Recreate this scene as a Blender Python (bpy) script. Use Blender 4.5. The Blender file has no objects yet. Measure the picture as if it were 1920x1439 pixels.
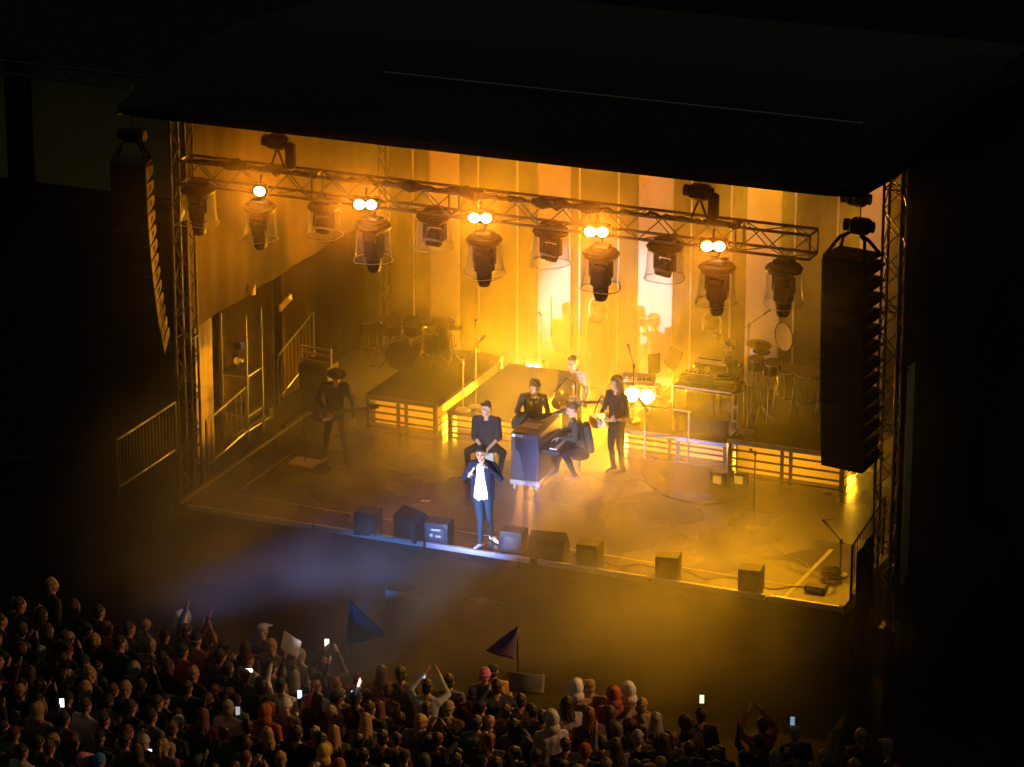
import bpy, math, random
from mathutils import Vector, Matrix, noise
R = math.radians
rnd = random.Random(7)
S = bpy.context.scene

# ------------------------------------------------------------------ camera
FPX, TH, PT = 7200.0, R(23), R(19)
fw = Vector((-math.sin(TH)*math.cos(PT), math.cos(TH)*math.cos(PT), -math.sin(PT)))
rt = Vector((math.cos(TH), math.sin(TH), 0)); up = rt.cross(fw)
def ray(x, y): return fw + rt*((x-960)/FPX) + up*((719.5-y)/FPX)
CAM = Vector((0, 0, 1.4)) - ray(930, 1040)*64.0
def atz(x, y, z): r = ray(x, y); return CAM + r*((z-CAM.z)/r.z)      # point of a horizontal plane seen at a pixel
def aty(x, y, Y): r = ray(x, y); return CAM + r*((Y-CAM.y)/r.y)      # point of a plane parallel to the stage front
def atx(x, y, X): r = ray(x, y); return CAM + r*((X-CAM.x)/r.x)
cd = bpy.data.cameras.new('camera'); cam = bpy.data.objects.new('camera', cd); S.collection.objects.link(cam)
cam.location = CAM
cam.rotation_euler = fw.to_track_quat('-Z', 'Y').to_euler()
cd.sensor_width = 36; cd.lens = FPX/1920*36; cd.clip_start = 1; cd.clip_end = 600
S.camera = cam

# ------------------------------------------------------------------ night sky, exposure
w = bpy.data.worlds.new('World'); S.world = w; w.use_nodes = True
bg = w.node_tree.nodes['Background']; bg.inputs[0].default_value = (0.35, 0.36, 0.22, 1); bg.inputs[1].default_value = 0.055
S.view_settings.view_transform = 'Standard'; S.view_settings.look = 'None'
S.view_settings.exposure = 0; S.view_settings.gamma = 1
S.cycles.use_denoising = True
S.cycles.max_bounces = 6; S.cycles.volume_bounces = 1; S.cycles.diffuse_bounces = 3; S.cycles.glossy_bounces = 3
S.cycles.transparent_max_bounces = 12
S.cycles.volume_step_rate = 1.0; S.cycles.volume_max_steps = 128
S.cycles.sample_clamp_indirect = 4; S.cycles.sample_clamp_direct = 60

AMB = (1.0, 0.315, 0.004); ORG = (1.0, 0.22, 0.003); YEL = (1.0, 0.40, 0.006)
def lamp(name, loc, tgt, power, col, ang=60, blend=.6, r=.08, kind='SPOT'):
    l = bpy.data.lights.new(name, kind); l.energy = power; l.color = col
    if kind == 'SPOT': l.spot_size = R(ang); l.spot_blend = blend; l.shadow_soft_size = r
    elif kind == 'AREA': l.shape = 'RECTANGLE'; l.size, l.size_y = r
    else: l.shadow_soft_size = r
    o = bpy.data.objects.new(name, l); S.collection.objects.link(o); o.location = loc
    d = Vector(tgt)-Vector(loc); o.rotation_euler = d.to_track_quat('-Z', 'Y').to_euler()
    return o

# ------------------------------------------------------------------ materials
MATS = {}
def mat(name, col=(.5,.5,.5), rough=.6, metal=0., emit=None, es=0., alpha=1., trans=0., bump=0., bscale=8., objcol=False, var=.0, spec=.5):
    if name in MATS: return MATS[name]
    m = bpy.data.materials.new(name); m.use_nodes = True; nt = m.node_tree; b = nt.nodes['Principled BSDF']
    b.inputs['Base Color'].default_value = (*col, 1); b.inputs['Roughness'].default_value = rough; b.inputs['Metallic'].default_value = metal
    b.inputs['Specular IOR Level'].default_value = spec
    if emit: b.inputs['Emission Color'].default_value = (*emit, 1); b.inputs['Emission Strength'].default_value = es
    if trans: b.inputs['Transmission Weight'].default_value = trans
    b.inputs['Alpha'].default_value = alpha
    src = None
    if objcol:
        oi = nt.nodes.new('ShaderNodeObjectInfo'); src = oi.outputs['Color']; nt.links.new(src, b.inputs['Base Color'])
    if bump or var:
        tc = nt.nodes.new('ShaderNodeTexCoord'); n = nt.nodes.new('ShaderNodeTexNoise'); n.inputs['Scale'].default_value = bscale; n.inputs['Detail'].default_value = 4
        nt.links.new(tc.outputs['Object'], n.inputs['Vector'])
        if bump:
            bp = nt.nodes.new('ShaderNodeBump'); bp.inputs['Strength'].default_value = bump; bp.inputs['Distance'].default_value = .03
            nt.links.new(n.outputs['Fac'], bp.inputs['Height']); nt.links.new(bp.outputs['Normal'], b.inputs['Normal'])
        if var:
            mr = nt.nodes.new('ShaderNodeMapRange'); mr.inputs['To Min'].default_value = 1-var; mr.inputs['To Max'].default_value = 1+var
            nt.links.new(n.outputs['Fac'], mr.inputs['Value'])
            mx = nt.nodes.new('ShaderNodeVectorMath'); mx.operation = 'SCALE'
            if src: nt.links.new(src, mx.inputs[0])
            else: mx.inputs[0].default_value = col
            nt.links.new(mr.outputs['Result'], mx.inputs['Scale']); nt.links.new(mx.outputs[0], b.inputs['Base Color'])
    MATS[name] = m; return m

# ------------------------------------------------------------------ mesh builder
class MB:
    def __init__(s): s.v = []; s.f = []; s.m = []
    def add(s, vs, fs, mi=0):
        o = len(s.v); s.v += [Vector(p) for p in vs]; s.f += [tuple(i+o for i in f) for f in fs]; s.m += [mi]*len(fs); return s
    def box(s, c, d, rz=0, rx=0, ry=0, mi=0, bev=0):
        M = Matrix.Rotation(rz, 3, 'Z') @ Matrix.Rotation(ry, 3, 'Y') @ Matrix.Rotation(rx, 3, 'X'); c = Vector(c); x, y, z = d[0]/2, d[1]/2, d[2]/2
        if bev <= 0:
            vs = [c + M @ Vector((i*x, j*y, k*z)) for i in (-1, 1) for j in (-1, 1) for k in (-1, 1)]
            return s.add(vs, [(0,1,3,2), (4,6,7,5), (0,4,5,1), (2,3,7,6), (0,2,6,4), (1,5,7,3)], mi)
        e = min(bev, x*.45, y*.45, z*.45)
        ring = [(-x+e,-y), (x-e,-y), (x,-y+e), (x,y-e), (x-e,y), (-x+e,y), (-x,y-e), (-x,-y+e)]
        inn = [(-x+e,-y+e), (x-e,-y+e), (x-e,-y+e), (x-e,y-e), (x-e,y-e), (-x+e,y-e), (-x+e,y-e), (-x+e,-y+e)]
        vs = [c+M@Vector((a*(x-e)/x if 0 else a, b, zz)) for zz in (-z+e, z-e) for a, b in ring]
        sc = lambda a, b: ((a*(x-e)/x), (b*(y-e)/y))
        vs += [c+M@Vector((*sc(a, b), -z)) for a, b in ring] + [c+M@Vector((*sc(a, b), z)) for a, b in ring]
        fs = [(i, (i+1) % 8, 8+(i+1) % 8, 8+i) for i in range(8)] + [(16+i, 16+(i+1) % 8, (i+1) % 8, i) for i in range(8)] + [(8+i, 8+(i+1) % 8, 24+(i+1) % 8, 24+i) for i in range(8)]
        fs += [tuple(range(23, 15, -1)), tuple(range(24, 32))]
        return s.add(vs, fs, mi)
    def cyl(s, a, b, r, r2=None, n=10, mi=0, caps=True):
        a, b = Vector(a), Vector(b); r2 = r if r2 is None else r2; d = (b-a)
        if d.length < 1e-6: return s
        d.normalize(); u = d.orthogonal().normalized(); v = d.cross(u)
        vs = [a+(u*math.cos(t)+v*math.sin(t))*r for t in [2*math.pi*i/n for i in range(n)]] + [b+(u*math.cos(t)+v*math.sin(t))*r2 for t in [2*math.pi*i/n for i in range(n)]]
        fs = [(i, (i+1) % n, n+(i+1) % n, n+i) for i in range(n)]
        if caps: fs += [tuple(range(n-1, -1, -1)), tuple(range(n, 2*n))]
        return s.add(vs, fs, mi)
    def tube(s, pts, r, n=6, mi=0, closed=False):
        pts = [Vector(p) for p in pts]; N = len(pts); vs = []; fs = []
        u = None
        for i, p in enumerate(pts):
            if closed: d = pts[(i+1) % N]-pts[i-1]
            else: d = pts[min(i+1, N-1)]-pts[max(i-1, 0)]
            d.normalize()
            u = d.orthogonal().normalized() if u is None else (u-d*u.dot(d)).normalized()
            v = d.cross(u); rr = r[i] if isinstance(r, (list, tuple)) else r
            vs += [p+(u*math.cos(t)+v*math.sin(t))*rr for t in [2*math.pi*k/n for k in range(n)]]
        M = N if closed else N-1
        for i in range(M):
            j = (i+1) % N
            fs += [(i*n+k, i*n+(k+1) % n, j*n+(k+1) % n, j*n+k) for k in range(n)]
        if not closed: fs += [tuple(range(n-1, -1, -1)), tuple(range((N-1)*n, N*n))]
        return s.add(vs, fs, mi)
    def lathe(s, prof, c=(0,0,0), n=20, axis=(0,0,1), mi=0, a0=0, a1=None):
        c = Vector(c); q = Vector((0,0,1)).rotation_difference(Vector(axis).normalized()); vs = []; fs = []
        full = a1 is None; a1 = 2*math.pi if full else a1; K = n if full else n+1
        for (r, z) in prof:
            for i in range(K):
                t = a0+(a1-a0)*i/n; vs.append(c+q@Vector((r*math.cos(t), r*math.sin(t), z)))
        for j in range(len(prof)-1):
            for i in range(n):
                k = (i+1) % K if full else i+1
                fs.append((j*K+i, j*K+k, (j+1)*K+k, (j+1)*K+i))
        return s.add(vs, fs, mi)
    def ell(s, c, r, n=12, m=8, mi=0, M=None):
        c = Vector(c); vs = []; fs = []
        for j in range(m+1):
            ph = math.pi*j/m
            if j in (0, m): vs.append(Vector((0, 0, math.cos(ph)*r[2])))
            else: vs += [Vector((math.sin(ph)*math.cos(2*math.pi*i/n)*r[0], math.sin(ph)*math.sin(2*math.pi*i/n)*r[1], math.cos(ph)*r[2])) for i in range(n)]
        for i in range(n): fs.append((0, 1+i, 1+(i+1) % n))
        for j in range(m-2):
            for i in range(n): a = 1+j*n; fs.append((a+i, a+n+i, a+n+(i+1) % n, a+(i+1) % n))
        L = len(vs)-1; a = 1+(m-2)*n
        for i in range(n): fs.append((a+i, L, a+(i+1) % n))
        if M: vs = [M@p for p in vs]
        return s.add([c+p for p in vs], fs, mi)
    def caps(s, a, b, r, r2, mi=0, n=10):
        s.cyl(a, b, r, r2, n, mi); s.ell(a, (r, r, r), n, 6, mi); s.ell(b, (r2, r2, r2), n, 6, mi); return s
    def prism(s, pts, fn, d0, d1, mi=0):      # pts 2D outline; fn(u,v,d) -> 3D
        n = len(pts); vs = [fn(u, v, d0) for u, v in pts]+[fn(u, v, d1) for u, v in pts]
        fs = [tuple(range(n-1, -1, -1)), tuple(range(n, 2*n))]+[(i, (i+1) % n, n+(i+1) % n, n+i) for i in range(n)]
        return s.add(vs, fs, mi)
    def mesh(s, name, mats, smooth=False):
        me = bpy.data.meshes.new(name); me.from_pydata([tuple(p) for p in s.v], [], s.f)
        mats = mats if isinstance(mats, (list, tuple)) else [mats]
        for m in mats: me.materials.append(m)
        if len(mats) > 1: me.polygons.foreach_set('material_index', s.m)
        if smooth:
            me.polygons.foreach_set('use_smooth', [True]*len(me.polygons))
            try: me.set_sharp_from_angle(angle=R(40))
            except Exception: pass
        me.validate(); me.update(); return me
    def obj(s, name, mats, parent=None, smooth=False):
        o = bpy.data.objects.new(name, s.mesh(name, mats, smooth)); S.collection.objects.link(o)
        if parent: o.parent = parent
        return o

def thing(name, label, cat, loc=(0,0,0), rz=0, group=None):
    o = bpy.data.objects.new(name, None); S.collection.objects.link(o); o.empty_display_size = .1
    o.location = loc; o.rotation_euler = (0, 0, rz); tag(o, label, cat, group); return o
def tag(o, label=None, cat=None, group=None, kind=None):
    if label: o['label'] = label
    if cat: o['category'] = cat
    if group: o['group'] = group
    if kind: o['kind'] = kind
    return o
def dup(o, loc=None, rz=None, label=None, parent=None):
    c = o.copy(); S.collection.objects.link(c)
    if parent: c.parent = parent
    if loc is not None: c.location = loc
    if rz is not None: c.rotation_euler = (0, 0, rz)
    if label: c['label'] = label
    for ch in list(o.children): dup(ch, parent=c)
    return c
def setrot(o, ex): o.rotation_euler = ex

black_metal = mat('black_metal', (.03,.03,.03), .45, .6)
alu = mat('aluminium', (.35,.35,.36), .35, .9)
truss_m = mat('truss_metal', (.16,.15,.15), .42, .85)
chrome = mat('chrome', (.75,.75,.76), .12, 1)
black_cloth = mat('black_cloth', (.014,.014,.014), .9, bump=.3, spec=.15)
black_plastic = mat('black_plastic', (.007,.006,.006), .5, spec=.25)
cable_m = mat('cable_rubber', (.012,.012,.012), .55)
# ------------------------------------------------------------------ lamps that light the stage
kb = aty(1200, 742, 7.2); g1 = aty(1000, 690, 8.4)
lamp('key_blinder_back', kb+Vector((0,-.1,0)), (0.2, 0, 3.4), 4800, YEL, 155, .5, .12)
lamp('floor_wash_left', g1+Vector((0,-.12,-.02)), (-2.2, 0, 3.6), 8000, AMB, 150, .7, .12)
lamp('floor_wash_up', (-2.6, 8.5, 1.55), (-2.4, 8.9, 6.0), 60, YEL, 110, 1, .12)
lamp('kit_back_light', (-4.3, 8.85, 2.0), (-4.0, 3, 4.2), 900, YEL, 120, .8, .1)
lamp('floor_wash_up', (0.9, 8.6, 1.55), (0.7, 8.9, 6.0), 40, YEL, 110, 1, .12)
for i, (x, p, tx, ty, c) in enumerate(((-5.2, 500, -3.4, 2.5, ORG), (-2.6, 900, -1.6, 1.5, AMB), (0.2, 1500, 1.4, .8, AMB), (2.4, 4200, 2.9, .2, YEL), (4.3, 4500, 4.0, 1.2, YEL), (2.2, 5500, 2.6, -2.8, YEL))):
    lamp('back_truss_wash', (x, 8.4, 7.6), (tx, ty, 1.4), p, c, 34, .8, .1)
for i, x in enumerate((-4.6, -1.9, .9, 3.6)):
    lamp('top_amber_wash', (x, 6.9, 8.2), (x-.2, 9.2, 6.2), (420, 400, 240, 180)[i], ORG, 72, .9, .15)
# white spot from the front: lights the singer and throws the bright patch with shadows of heads on the middle strip
SING = Vector((-0.37, 0.24, 2.45)); HIT = aty(1165, 575, 9.3)
dh = Vector((SING.x-HIT.x, SING.y-HIT.y, 0)).normalized()
lamp('white_front_spot', SING+dh*24+Vector((0,0,.45)), SING+Vector((0,0,.18)), 78000, (.86, .88, 1.0), 6.6, .55, .05)
# blue white beam from the left over the crowd
BEAM0 = atz(-160, 1275, 3.4); BEAM1 = Vector((-0.5, 0.1, 2.0))
lamp('blue_beam', BEAM0, BEAM1, 52000, (.28, .38, 1.0), 10, 1, .08)
lamp('pit_blue_uplight', (-2.2, -.75, .15), (-2.0, 0, 1.2), 130, (.01, .3, 1.0), 80, .9, .06)
lamp('front_wash', (-6, -22, 9), (1.6, 8, 4.6), 4600, (1, .66, .52), 18, .9, .1)
# added narrow spots that brighten the side curtains in place of stage light
lamp('curtain_fill_spot', (1.5, 6.5, 5.0), (-6.9, 2.8, 2.4), 4000, YEL, 11, .4, .05)
lamp('curtain_fill_spot', (-1.0, 6.5, 5.0), (-6.9, 5.5, 2.4), 2500, YEL, 7, .4, .05)
lamp('curtain_fill_spot', (-2, 6.5, 4.5), (6.45, 2.05, 2.6), 700, YEL, 10, .4, .05)
# added warm spot brightening the tops of the crowd from the upper right
lamp('crowd_fill_spot', (13, -2.6, 7.5), (-4.5, -8.0, 1.6), 3600, (1, .46, .16), 46, .9, .2)
lamp('sheet_fill_spot', (-2.4, .7, 6.7), aty(545, 1205, atz(538, 1283, 1.68).y+.2), 36000, (.42, .6, 1.0), 2.6, .3, .03)  # added tight spot that brightens the raised white sheet
# ------------------------------------------------------------------ ground, smoke
def smoke():
    m = bpy.data.materials.new('smoke'); m.use_nodes = True; nt = m.node_tree; nt.nodes.clear()
    out = nt.nodes.new('ShaderNodeOutputMaterial'); pv = nt.nodes.new('ShaderNodeVolumePrincipled')
    pv.inputs['Color'].default_value = (.9, .9, .9, 1); pv.inputs['Anisotropy'].default_value = .52
    tc = nt.nodes.new('ShaderNodeTexCoord'); nz = nt.nodes.new('ShaderNodeTexNoise')
    nz.inputs['Scale'].default_value = .42; nz.inputs['Detail'].default_value = 2.5; nz.inputs['Roughness'].default_value = .5; nz.inputs['Distortion'].default_value = .4
    nt.links.new(tc.outputs['Object'], nz.inputs['Vector'])
    mr = nt.nodes.new('ShaderNodeMapRange'); mr.inputs['From Min'].default_value = .36; mr.inputs['From Max'].default_value = .72
    mr.inputs['To Min'].default_value = .2; mr.inputs['To Max'].default_value = 2.4; mr.interpolation_type = 'SMOOTHSTEP'
    nt.links.new(nz.outputs['Fac'], mr.inputs['Value'])
    sep = nt.nodes.new('ShaderNodeSeparateXYZ'); nt.links.new(tc.outputs['Object'], sep.inputs[0])
    def ramp(sock, lo, hi):
        a = nt.nodes.new('ShaderNodeMapRange'); a.interpolation_type = 'SMOOTHSTEP'
        a.inputs['From Min'].default_value = lo; a.inputs['From Max'].default_value = hi
        nt.links.new(sock, a.inputs['Value']); return a.outputs['Result']
    def math_(op, a, b=None, val=None):
        k = nt.nodes.new('ShaderNodeMath'); k.operation = op; nt.links.new(a, k.inputs[0])
        if b is not None: nt.links.new(b, k.inputs[1])
        if val is not None: k.inputs[1].default_value = val
        return k.outputs[0]
    ext = ramp(sep.outputs['X'], -9.0, -3.0)
    for sock, lo, hi in ((sep.outputs['X'], 8.5, 5.5), (sep.outputs['Y'], -6.0, 9.0), (sep.outputs['Z'], 9.0, 7.0)): ext = math_('MULTIPLY', ext, ramp(sock, lo, hi))
    for c, r0, r1, amt in (((-3.3, -2.3, 2.3), .6, 4.2, 1.2), (tuple(BEAM0.lerp(BEAM1, .66)), .2, 4.4, .8), ((3.0, -.1, 1.5), .8, 4.0, 1.3), ((-1.8, 3.0, 1.5), .5, 3.2, .8), ((-2.5, 8.0, 2.3), .3, 2.6, 1.6), ((-.2, 7.1, 2.1), .2, 1.5, .9)):    # drifting puffs
        vm = nt.nodes.new('ShaderNodeVectorMath'); vm.operation = 'DISTANCE'; nt.links.new(tc.outputs['Object'], vm.inputs[0]); vm.inputs[1].default_value = c
        ext = math_('ADD', ext, math_('MULTIPLY', ramp(vm.outputs['Value'], r1, r0), val=amt))
    cur = math_('MULTIPLY', mr.outputs['Result'], ext)
    low = nt.nodes.new('ShaderNodeMapRange'); low.interpolation_type = 'SMOOTHSTEP'     # low lying fog on the deck
    low.inputs['From Min'].default_value = 2.7; low.inputs['From Max'].default_value = 1.5; low.inputs['To Min'].default_value = 1; low.inputs['To Max'].default_value = 3.8
    nt.links.new(sep.outputs['Z'], low.inputs['Value']); k = nt.nodes.new('ShaderNodeMath'); k.operation = 'MULTIPLY'
    nt.links.new(cur, k.inputs[0]); nt.links.new(low.outputs['Result'], k.inputs[1]); cur = k.outputs[0]
    k = nt.nodes.new('ShaderNodeMath'); k.operation = 'MULTIPLY'; k.inputs[1].default_value = SMOKE
    nt.links.new(cur, k.inputs[0]); nt.links.new(k.outputs[0], pv.inputs['Density'])
    nt.links.new(pv.outputs[0], out.inputs['Volume'])
    b = MB().box((-1.5, .2, 4.6), (23, 21.6, 9.15)); o = b.obj('smoke', m); tag(o, kind='stuff'); return o
SMOKE = .026
smoke()
asph = mat('asphalt', (.009,.009,.009), .9, bump=.4, bscale=3, var=.3, spec=.1)
o = MB().add([(-300,-200,0),(300,-200,0),(300,400,0),(-300,400,0)], [(0,1,2,3)]).obj('ground', asph); tag(o, kind='structure')
# ------------------------------------------------------------------ stage
SX = 6.05; SB = 9.9; DZ = 1.4
floor_m = bpy.data.materials.new('wet_black_stage_floor'); floor_m.use_nodes = True
nt = floor_m.node_tree; b = nt.nodes['Principled BSDF']; tc = nt.nodes.new('ShaderNodeTexCoord')
n1 = nt.nodes.new('ShaderNodeTexNoise'); n1.inputs['Scale'].default_value = .8; n1.inputs['Detail'].default_value = 1.5; n1.inputs['Distortion'].default_value = .6
nt.links.new(tc.outputs['Object'], n1.inputs['Vector'])
mr = nt.nodes.new('ShaderNodeMapRange'); mr.inputs['From Min'].default_value = .25; mr.inputs['From Max'].default_value = .8; mr.inputs['To Min'].default_value = .16; mr.inputs['To Max'].default_value = .42; mr.interpolation_type = 'SMOOTHSTEP'
nt.links.new(n1.outputs['Fac'], mr.inputs['Value']); nt.links.new(mr.outputs[0], b.inputs['Roughness'])
br = nt.nodes.new('ShaderNodeTexBrick'); br.inputs['Scale'].default_value = 1; br.inputs['Brick Width'].default_value = 2; br.inputs['Row Height'].default_value = 1; br.offset = 0
br.inputs['Mortar Size'].default_value = .006; br.inputs['Color1'].default_value = (.022,.02,.019,1); br.inputs['Color2'].default_value = (.017,.016,.015,1); br.inputs['Mortar'].default_value = (.008,.008,.008,1)
nt.links.new(tc.outputs['Object'], br.inputs['Vector']); nt.links.new(br.outputs['Color'], b.inputs['Base Color'])
n2 = nt.nodes.new('ShaderNodeTexNoise'); n2.inputs['Scale'].default_value = 7; nt.links.new(tc.outputs['Object'], n2.inputs['Vector'])
bp = nt.nodes.new('ShaderNodeBump'); bp.inputs['Strength'].default_value = .12; bp.inputs['Distance'].default_value = .03
nt.links.new(n2.outputs['Fac'], bp.inputs['Height']); nt.links.new(bp.outputs[0], b.inputs['Normal'])
st = thing('stage', 'long black stage deck with a pale metal front edge and taped outline', 'stage', (0,0,0))
MB().box((0, SB/2, DZ-.1), (2*SX, SB, .2)).obj('deck', floor_m, st)
MB().box((0, .06, .6), (2*SX-.05, .03, 1.19)).box((-SX+.03, SB/2, .6), (.03, SB-.1, 1.19)).box((SX-.03, SB/2, .6), (.03, SB-.1, 1.19)).obj('skirt', black_cloth, st)
def px(X, Y, Z):
    d = Vector((X, Y, Z))-CAM; k = d.dot(fw); return (960+FPX*d.dot(rt)/k, 719.5-FPX*d.dot(up)/k)
# pale edge profile in lengths, with gaps between them
tr = MB(); x = -SX+.3
for L, g in ((2.35,.05), (2.05,.04), (1.9,.12), (1.95,.1), (1.95,.06), (1.9, .05), (1.2, .03)):
    x1 = min(x+L, SX-.02); tr.box(((x+x1)/2, -.035, DZ+.0), (x1-x, .06, .1), bev=.012); x = x1+g
tr.obj('edge_profile', mat('pale_edge_profile', (.55,.55,.56), .35, .5), st)
tp = MB()
for (a, b_, wd) in (((-5.5,.82), (5.05,.62), .035), ((5.05,.05), (5.08,2.4), .07), ((-5.95,.05), (-5.95,6.2), .07), ((-5.3, .82), (-5.3, 3.), .03)):
    a, b_ = Vector((*a, DZ+.005)), Vector((*b_, DZ+.005)); d = (b_-a).normalized(); s_ = Vector((-d.y, d.x, 0))*wd/2
    tp.add([a-s_, b_-s_, b_+s_, a+s_], [(0,1,2,3)])
tp.obj('tape_line', mat('pale_tape', (.42,.4,.36), .5), st)

# ---- roof
roofm = mat('black_roof_sheet', (.008,.008,.008), .7, bump=.5, bscale=1.2)
rf = thing('stage_roof', 'huge black fabric roof over the whole stage, sloping up from its front edge', 'roof', (0,0,0))
rb = MB(); NX = 30
prof = [(-1.0, 8.55), (-1.02, 8.7), (.5, 9.3), (2.5, 9.42), (6.5, 9.1), (10.4, 8.3)]
vs = []; fs = []; n = len(prof)
for i in range(NX+1):
    u = -1+2*i/NX; c = 1-abs(u)
    for j, (Y, Z) in enumerate(prof):
        e = min(1, c/.12); vs.append((u*(6.36 if j < 2 else 6.5), Y+(.1*(1-e)**2 if j < 2 else 0), Z-(0 if j < 2 else (.5*(1-e)**1.5))))
for i in range(NX):
    for j in range(n-1): fs.append((i*n+j, (i+1)*n+j, (i+1)*n+j+1, i*n+j+1))
rb.add(vs, fs)
for sx in (-1, 1):
    b0 = len(rb.v); e_ = [V3 for V3 in (vs[:n] if sx < 0 else vs[-n:])]
    rb.add([Vector(p)+Vector((sx*.005,0,0)) for p in e_]+[Vector((p[0]+sx*.005, p[1], 8.5)) for p in e_], [(j, j+1, n+j+1, n+j) for j in range(n-1)])
o = rb.obj('canopy', roofm, rf, True); md = o.modifiers.new('thick', 'SOLIDIFY'); md.thickness = .03
rl = Vector((0, .44, 9.34)); MB().cyl((-2.2, .5, 9.34), (6.0, .5, 9.34), .012, n=6).obj('ridge_highlight', mat('ridge_highlight_tone', (.7,.7,.7), .5), rf)  # pale tube drawn in place of the highlight along the roof ridge
b_ = MB()
for Y in (1.0, 4.2, 7.4, 9.8):
    for dz in (0, .3): b_.cyl((-6.2, Y, 8.35-dz+(.5 if Y < 8 else -.3)), (6.2, Y, 8.35-dz+(.5 if Y < 8 else -.3)), .025, n=6)
b_.obj('rafter', truss_m, rf)

# ---- truss towers
def box_truss(name, label, a, b, s=.4, seg=.5, cat='truss', group=None, r=.026, m=None, sy=None):
    a, b = Vector(a), Vector(b); L = (b-a).length; d = (b-a).normalized(); sy = sy or s
    t = thing(name, label, cat, a, 0, group)
    if abs(d.z) > .9: u, v = Vector((1,0,0)), Vector((0,1,0))
    else: u, v = Vector((0,0,1)), d.cross(Vector((0,0,1))).normalized()
    cs = [(u*i*s/2+v*j*sy/2) for i, j in ((-1,-1), (1,-1), (1,1), (-1,1))]
    for c in cs: MB().cyl(c, c+d*L, r, n=8).obj('chord', m or truss_m, t)
    br = MB(); N = max(2, round(L/seg))
    for k in range(4):
        c0, c1 = cs[k], cs[(k+1) % 4]
        for i in range(N):
            p0, p1 = d*(L*i/N), d*(L*(i+1)/N)
            if (i+k) % 2: br.cyl(c0+p0, c1+p1, r*.45, n=5)
            else: br.cyl(c1+p0, c0+p1, r*.45, n=5)
            if i % 6 == 0: br.cyl(c0+p0, c1+p0, r*.6, n=5)
        br.cyl(c0+d*L, c1+d*L, r*.6, n=5)
    br.obj('bracing', m or truss_m, t); return t
box_truss('truss_tower', 'tall lattice tower at the right front corner of the stage, behind the hanging black loudspeakers', (6.28,1.45,0), (6.28,1.45,8.75), .3, .34, 'tower', 'roof towers')
box_truss('truss_tower', 'tall lattice tower at the left front stage corner beside the lit curtain', (-6.34,1.2,0), (-6.34,1.2,8.75), .28, .34, 'tower', 'roof towers')
box_truss('truss_tower', 'rear lattice tower in the dark left corner behind the side drapes', (-6.34,9.6,0), (-6.34,9.6,7.9), .3, .4, 'tower', 'roof towers')

# ---- backdrop: pale strips between dark drapes
YB = 9.3
white_c = bpy.data.materials.new('ivory_drape'); white_c.use_nodes = True; nt = white_c.node_tree
b = nt.nodes['Principled BSDF']; b.inputs['Base Color'].default_value = (.78,.66,.62,1); b.inputs['Roughness'].default_value = .85
dark_c = mat('olive_drape', (.075,.052,.022), .85, var=.15, bscale=1.5)
bd = thing('backdrop', 'tall dark olive drape across the back of the stage behind the pale strips', 'backdrop', (0, YB, DZ))
def drape(X0, X1, Z0, Z1, amp, per, Y=0, n=None):
    m_ = MB(); n = n or max(6, int((X1-X0)/.06)); vs = []; fs = []
    for i in range(n+1):
        X = X0+(X1-X0)*i/n; y = amp*math.sin(X*per)+amp*.5*math.sin(X*per*2.3+1)
        for Z in (Z0, (Z0+Z1)/2, Z1): vs.append((X, Y+y*(1 if Z < Z1 else .7), Z))
    for i in range(n):
        for j in range(2): a = i*3+j; fs.append((a, a+3, a+4, a+1))
    return m_.add(vs, fs)
o = drape(-6.2, 6.2, 0, 6.9, .025, 9, 0).obj('drape', dark_c, bd, True); o.modifiers.new('thick', 'SOLIDIFY').thickness = .012
MB().cyl((-6.2, .02, 6.95), (6.2, .02, 6.95), .03).obj('top_pipe', truss_m, bd)
names = ['leftmost pale fabric strip on the backdrop, half lost in orange haze', 'pale fabric strip second from left, behind the man standing in the haze', 'middle pale fabric strip, brightly lit, with shadows of heads on it', 'pale fabric strip right of the bright one, behind the keyboard desk', 'rightmost pale fabric strip beside the right corner tower']
for k, (p0, p1) in enumerate(((805,862), (1008,1070), (1197,1262), (1400,1465), (1612,1664))):
    x0, x1 = aty(p0, 450, YB-.15).x, aty(p1, 450, YB-.15).x
    o = drape(0, x1-x0, 0, 6.8, .008, 8, 0).obj('fabric_strip', white_c, None, True); o.location = (x0, YB-.15, DZ)
    o.modifiers.new('thick', 'SOLIDIFY').thickness = .012
    tag(o, names[k], 'drape', 'pale backdrop strips')
pl = ['left of the leftmost pale strip', 'right of the leftmost pale strip', 'just left of the second pale strip', 'just right of the second pale strip, lit white', 'just left of the bright middle strip', 'just right of the bright middle strip', 'just left of the fourth pale strip', 'between the fourth pale strip and the round disc', 'near the hanging loudspeakers on the right']
for k, p in enumerate((775,897,970,1087,1160,1297,1372,1492,1572)):
    x0 = aty(p, 400, YB-.3).x
    t = thing('backdrop_pole', 'thin pale pole before the backdrop, '+pl[k], 'pole', (x0, YB-.3, DZ), 0, 'thin poles before the backdrop')
    MB().cyl((0,0,0), (0,0,6.4), .02, n=8).obj('tube', mat('pale_tube', (.7,.66,.6), .3), t)
    MB().cyl((0,0,0), (0,0,.03), .16, n=16).obj('base_plate', black_metal, t)
    MB().cyl((0,0,6.4), (0,0,6.52), .12, .2, n=14).obj('top_cap', black_plastic, t)

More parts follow.
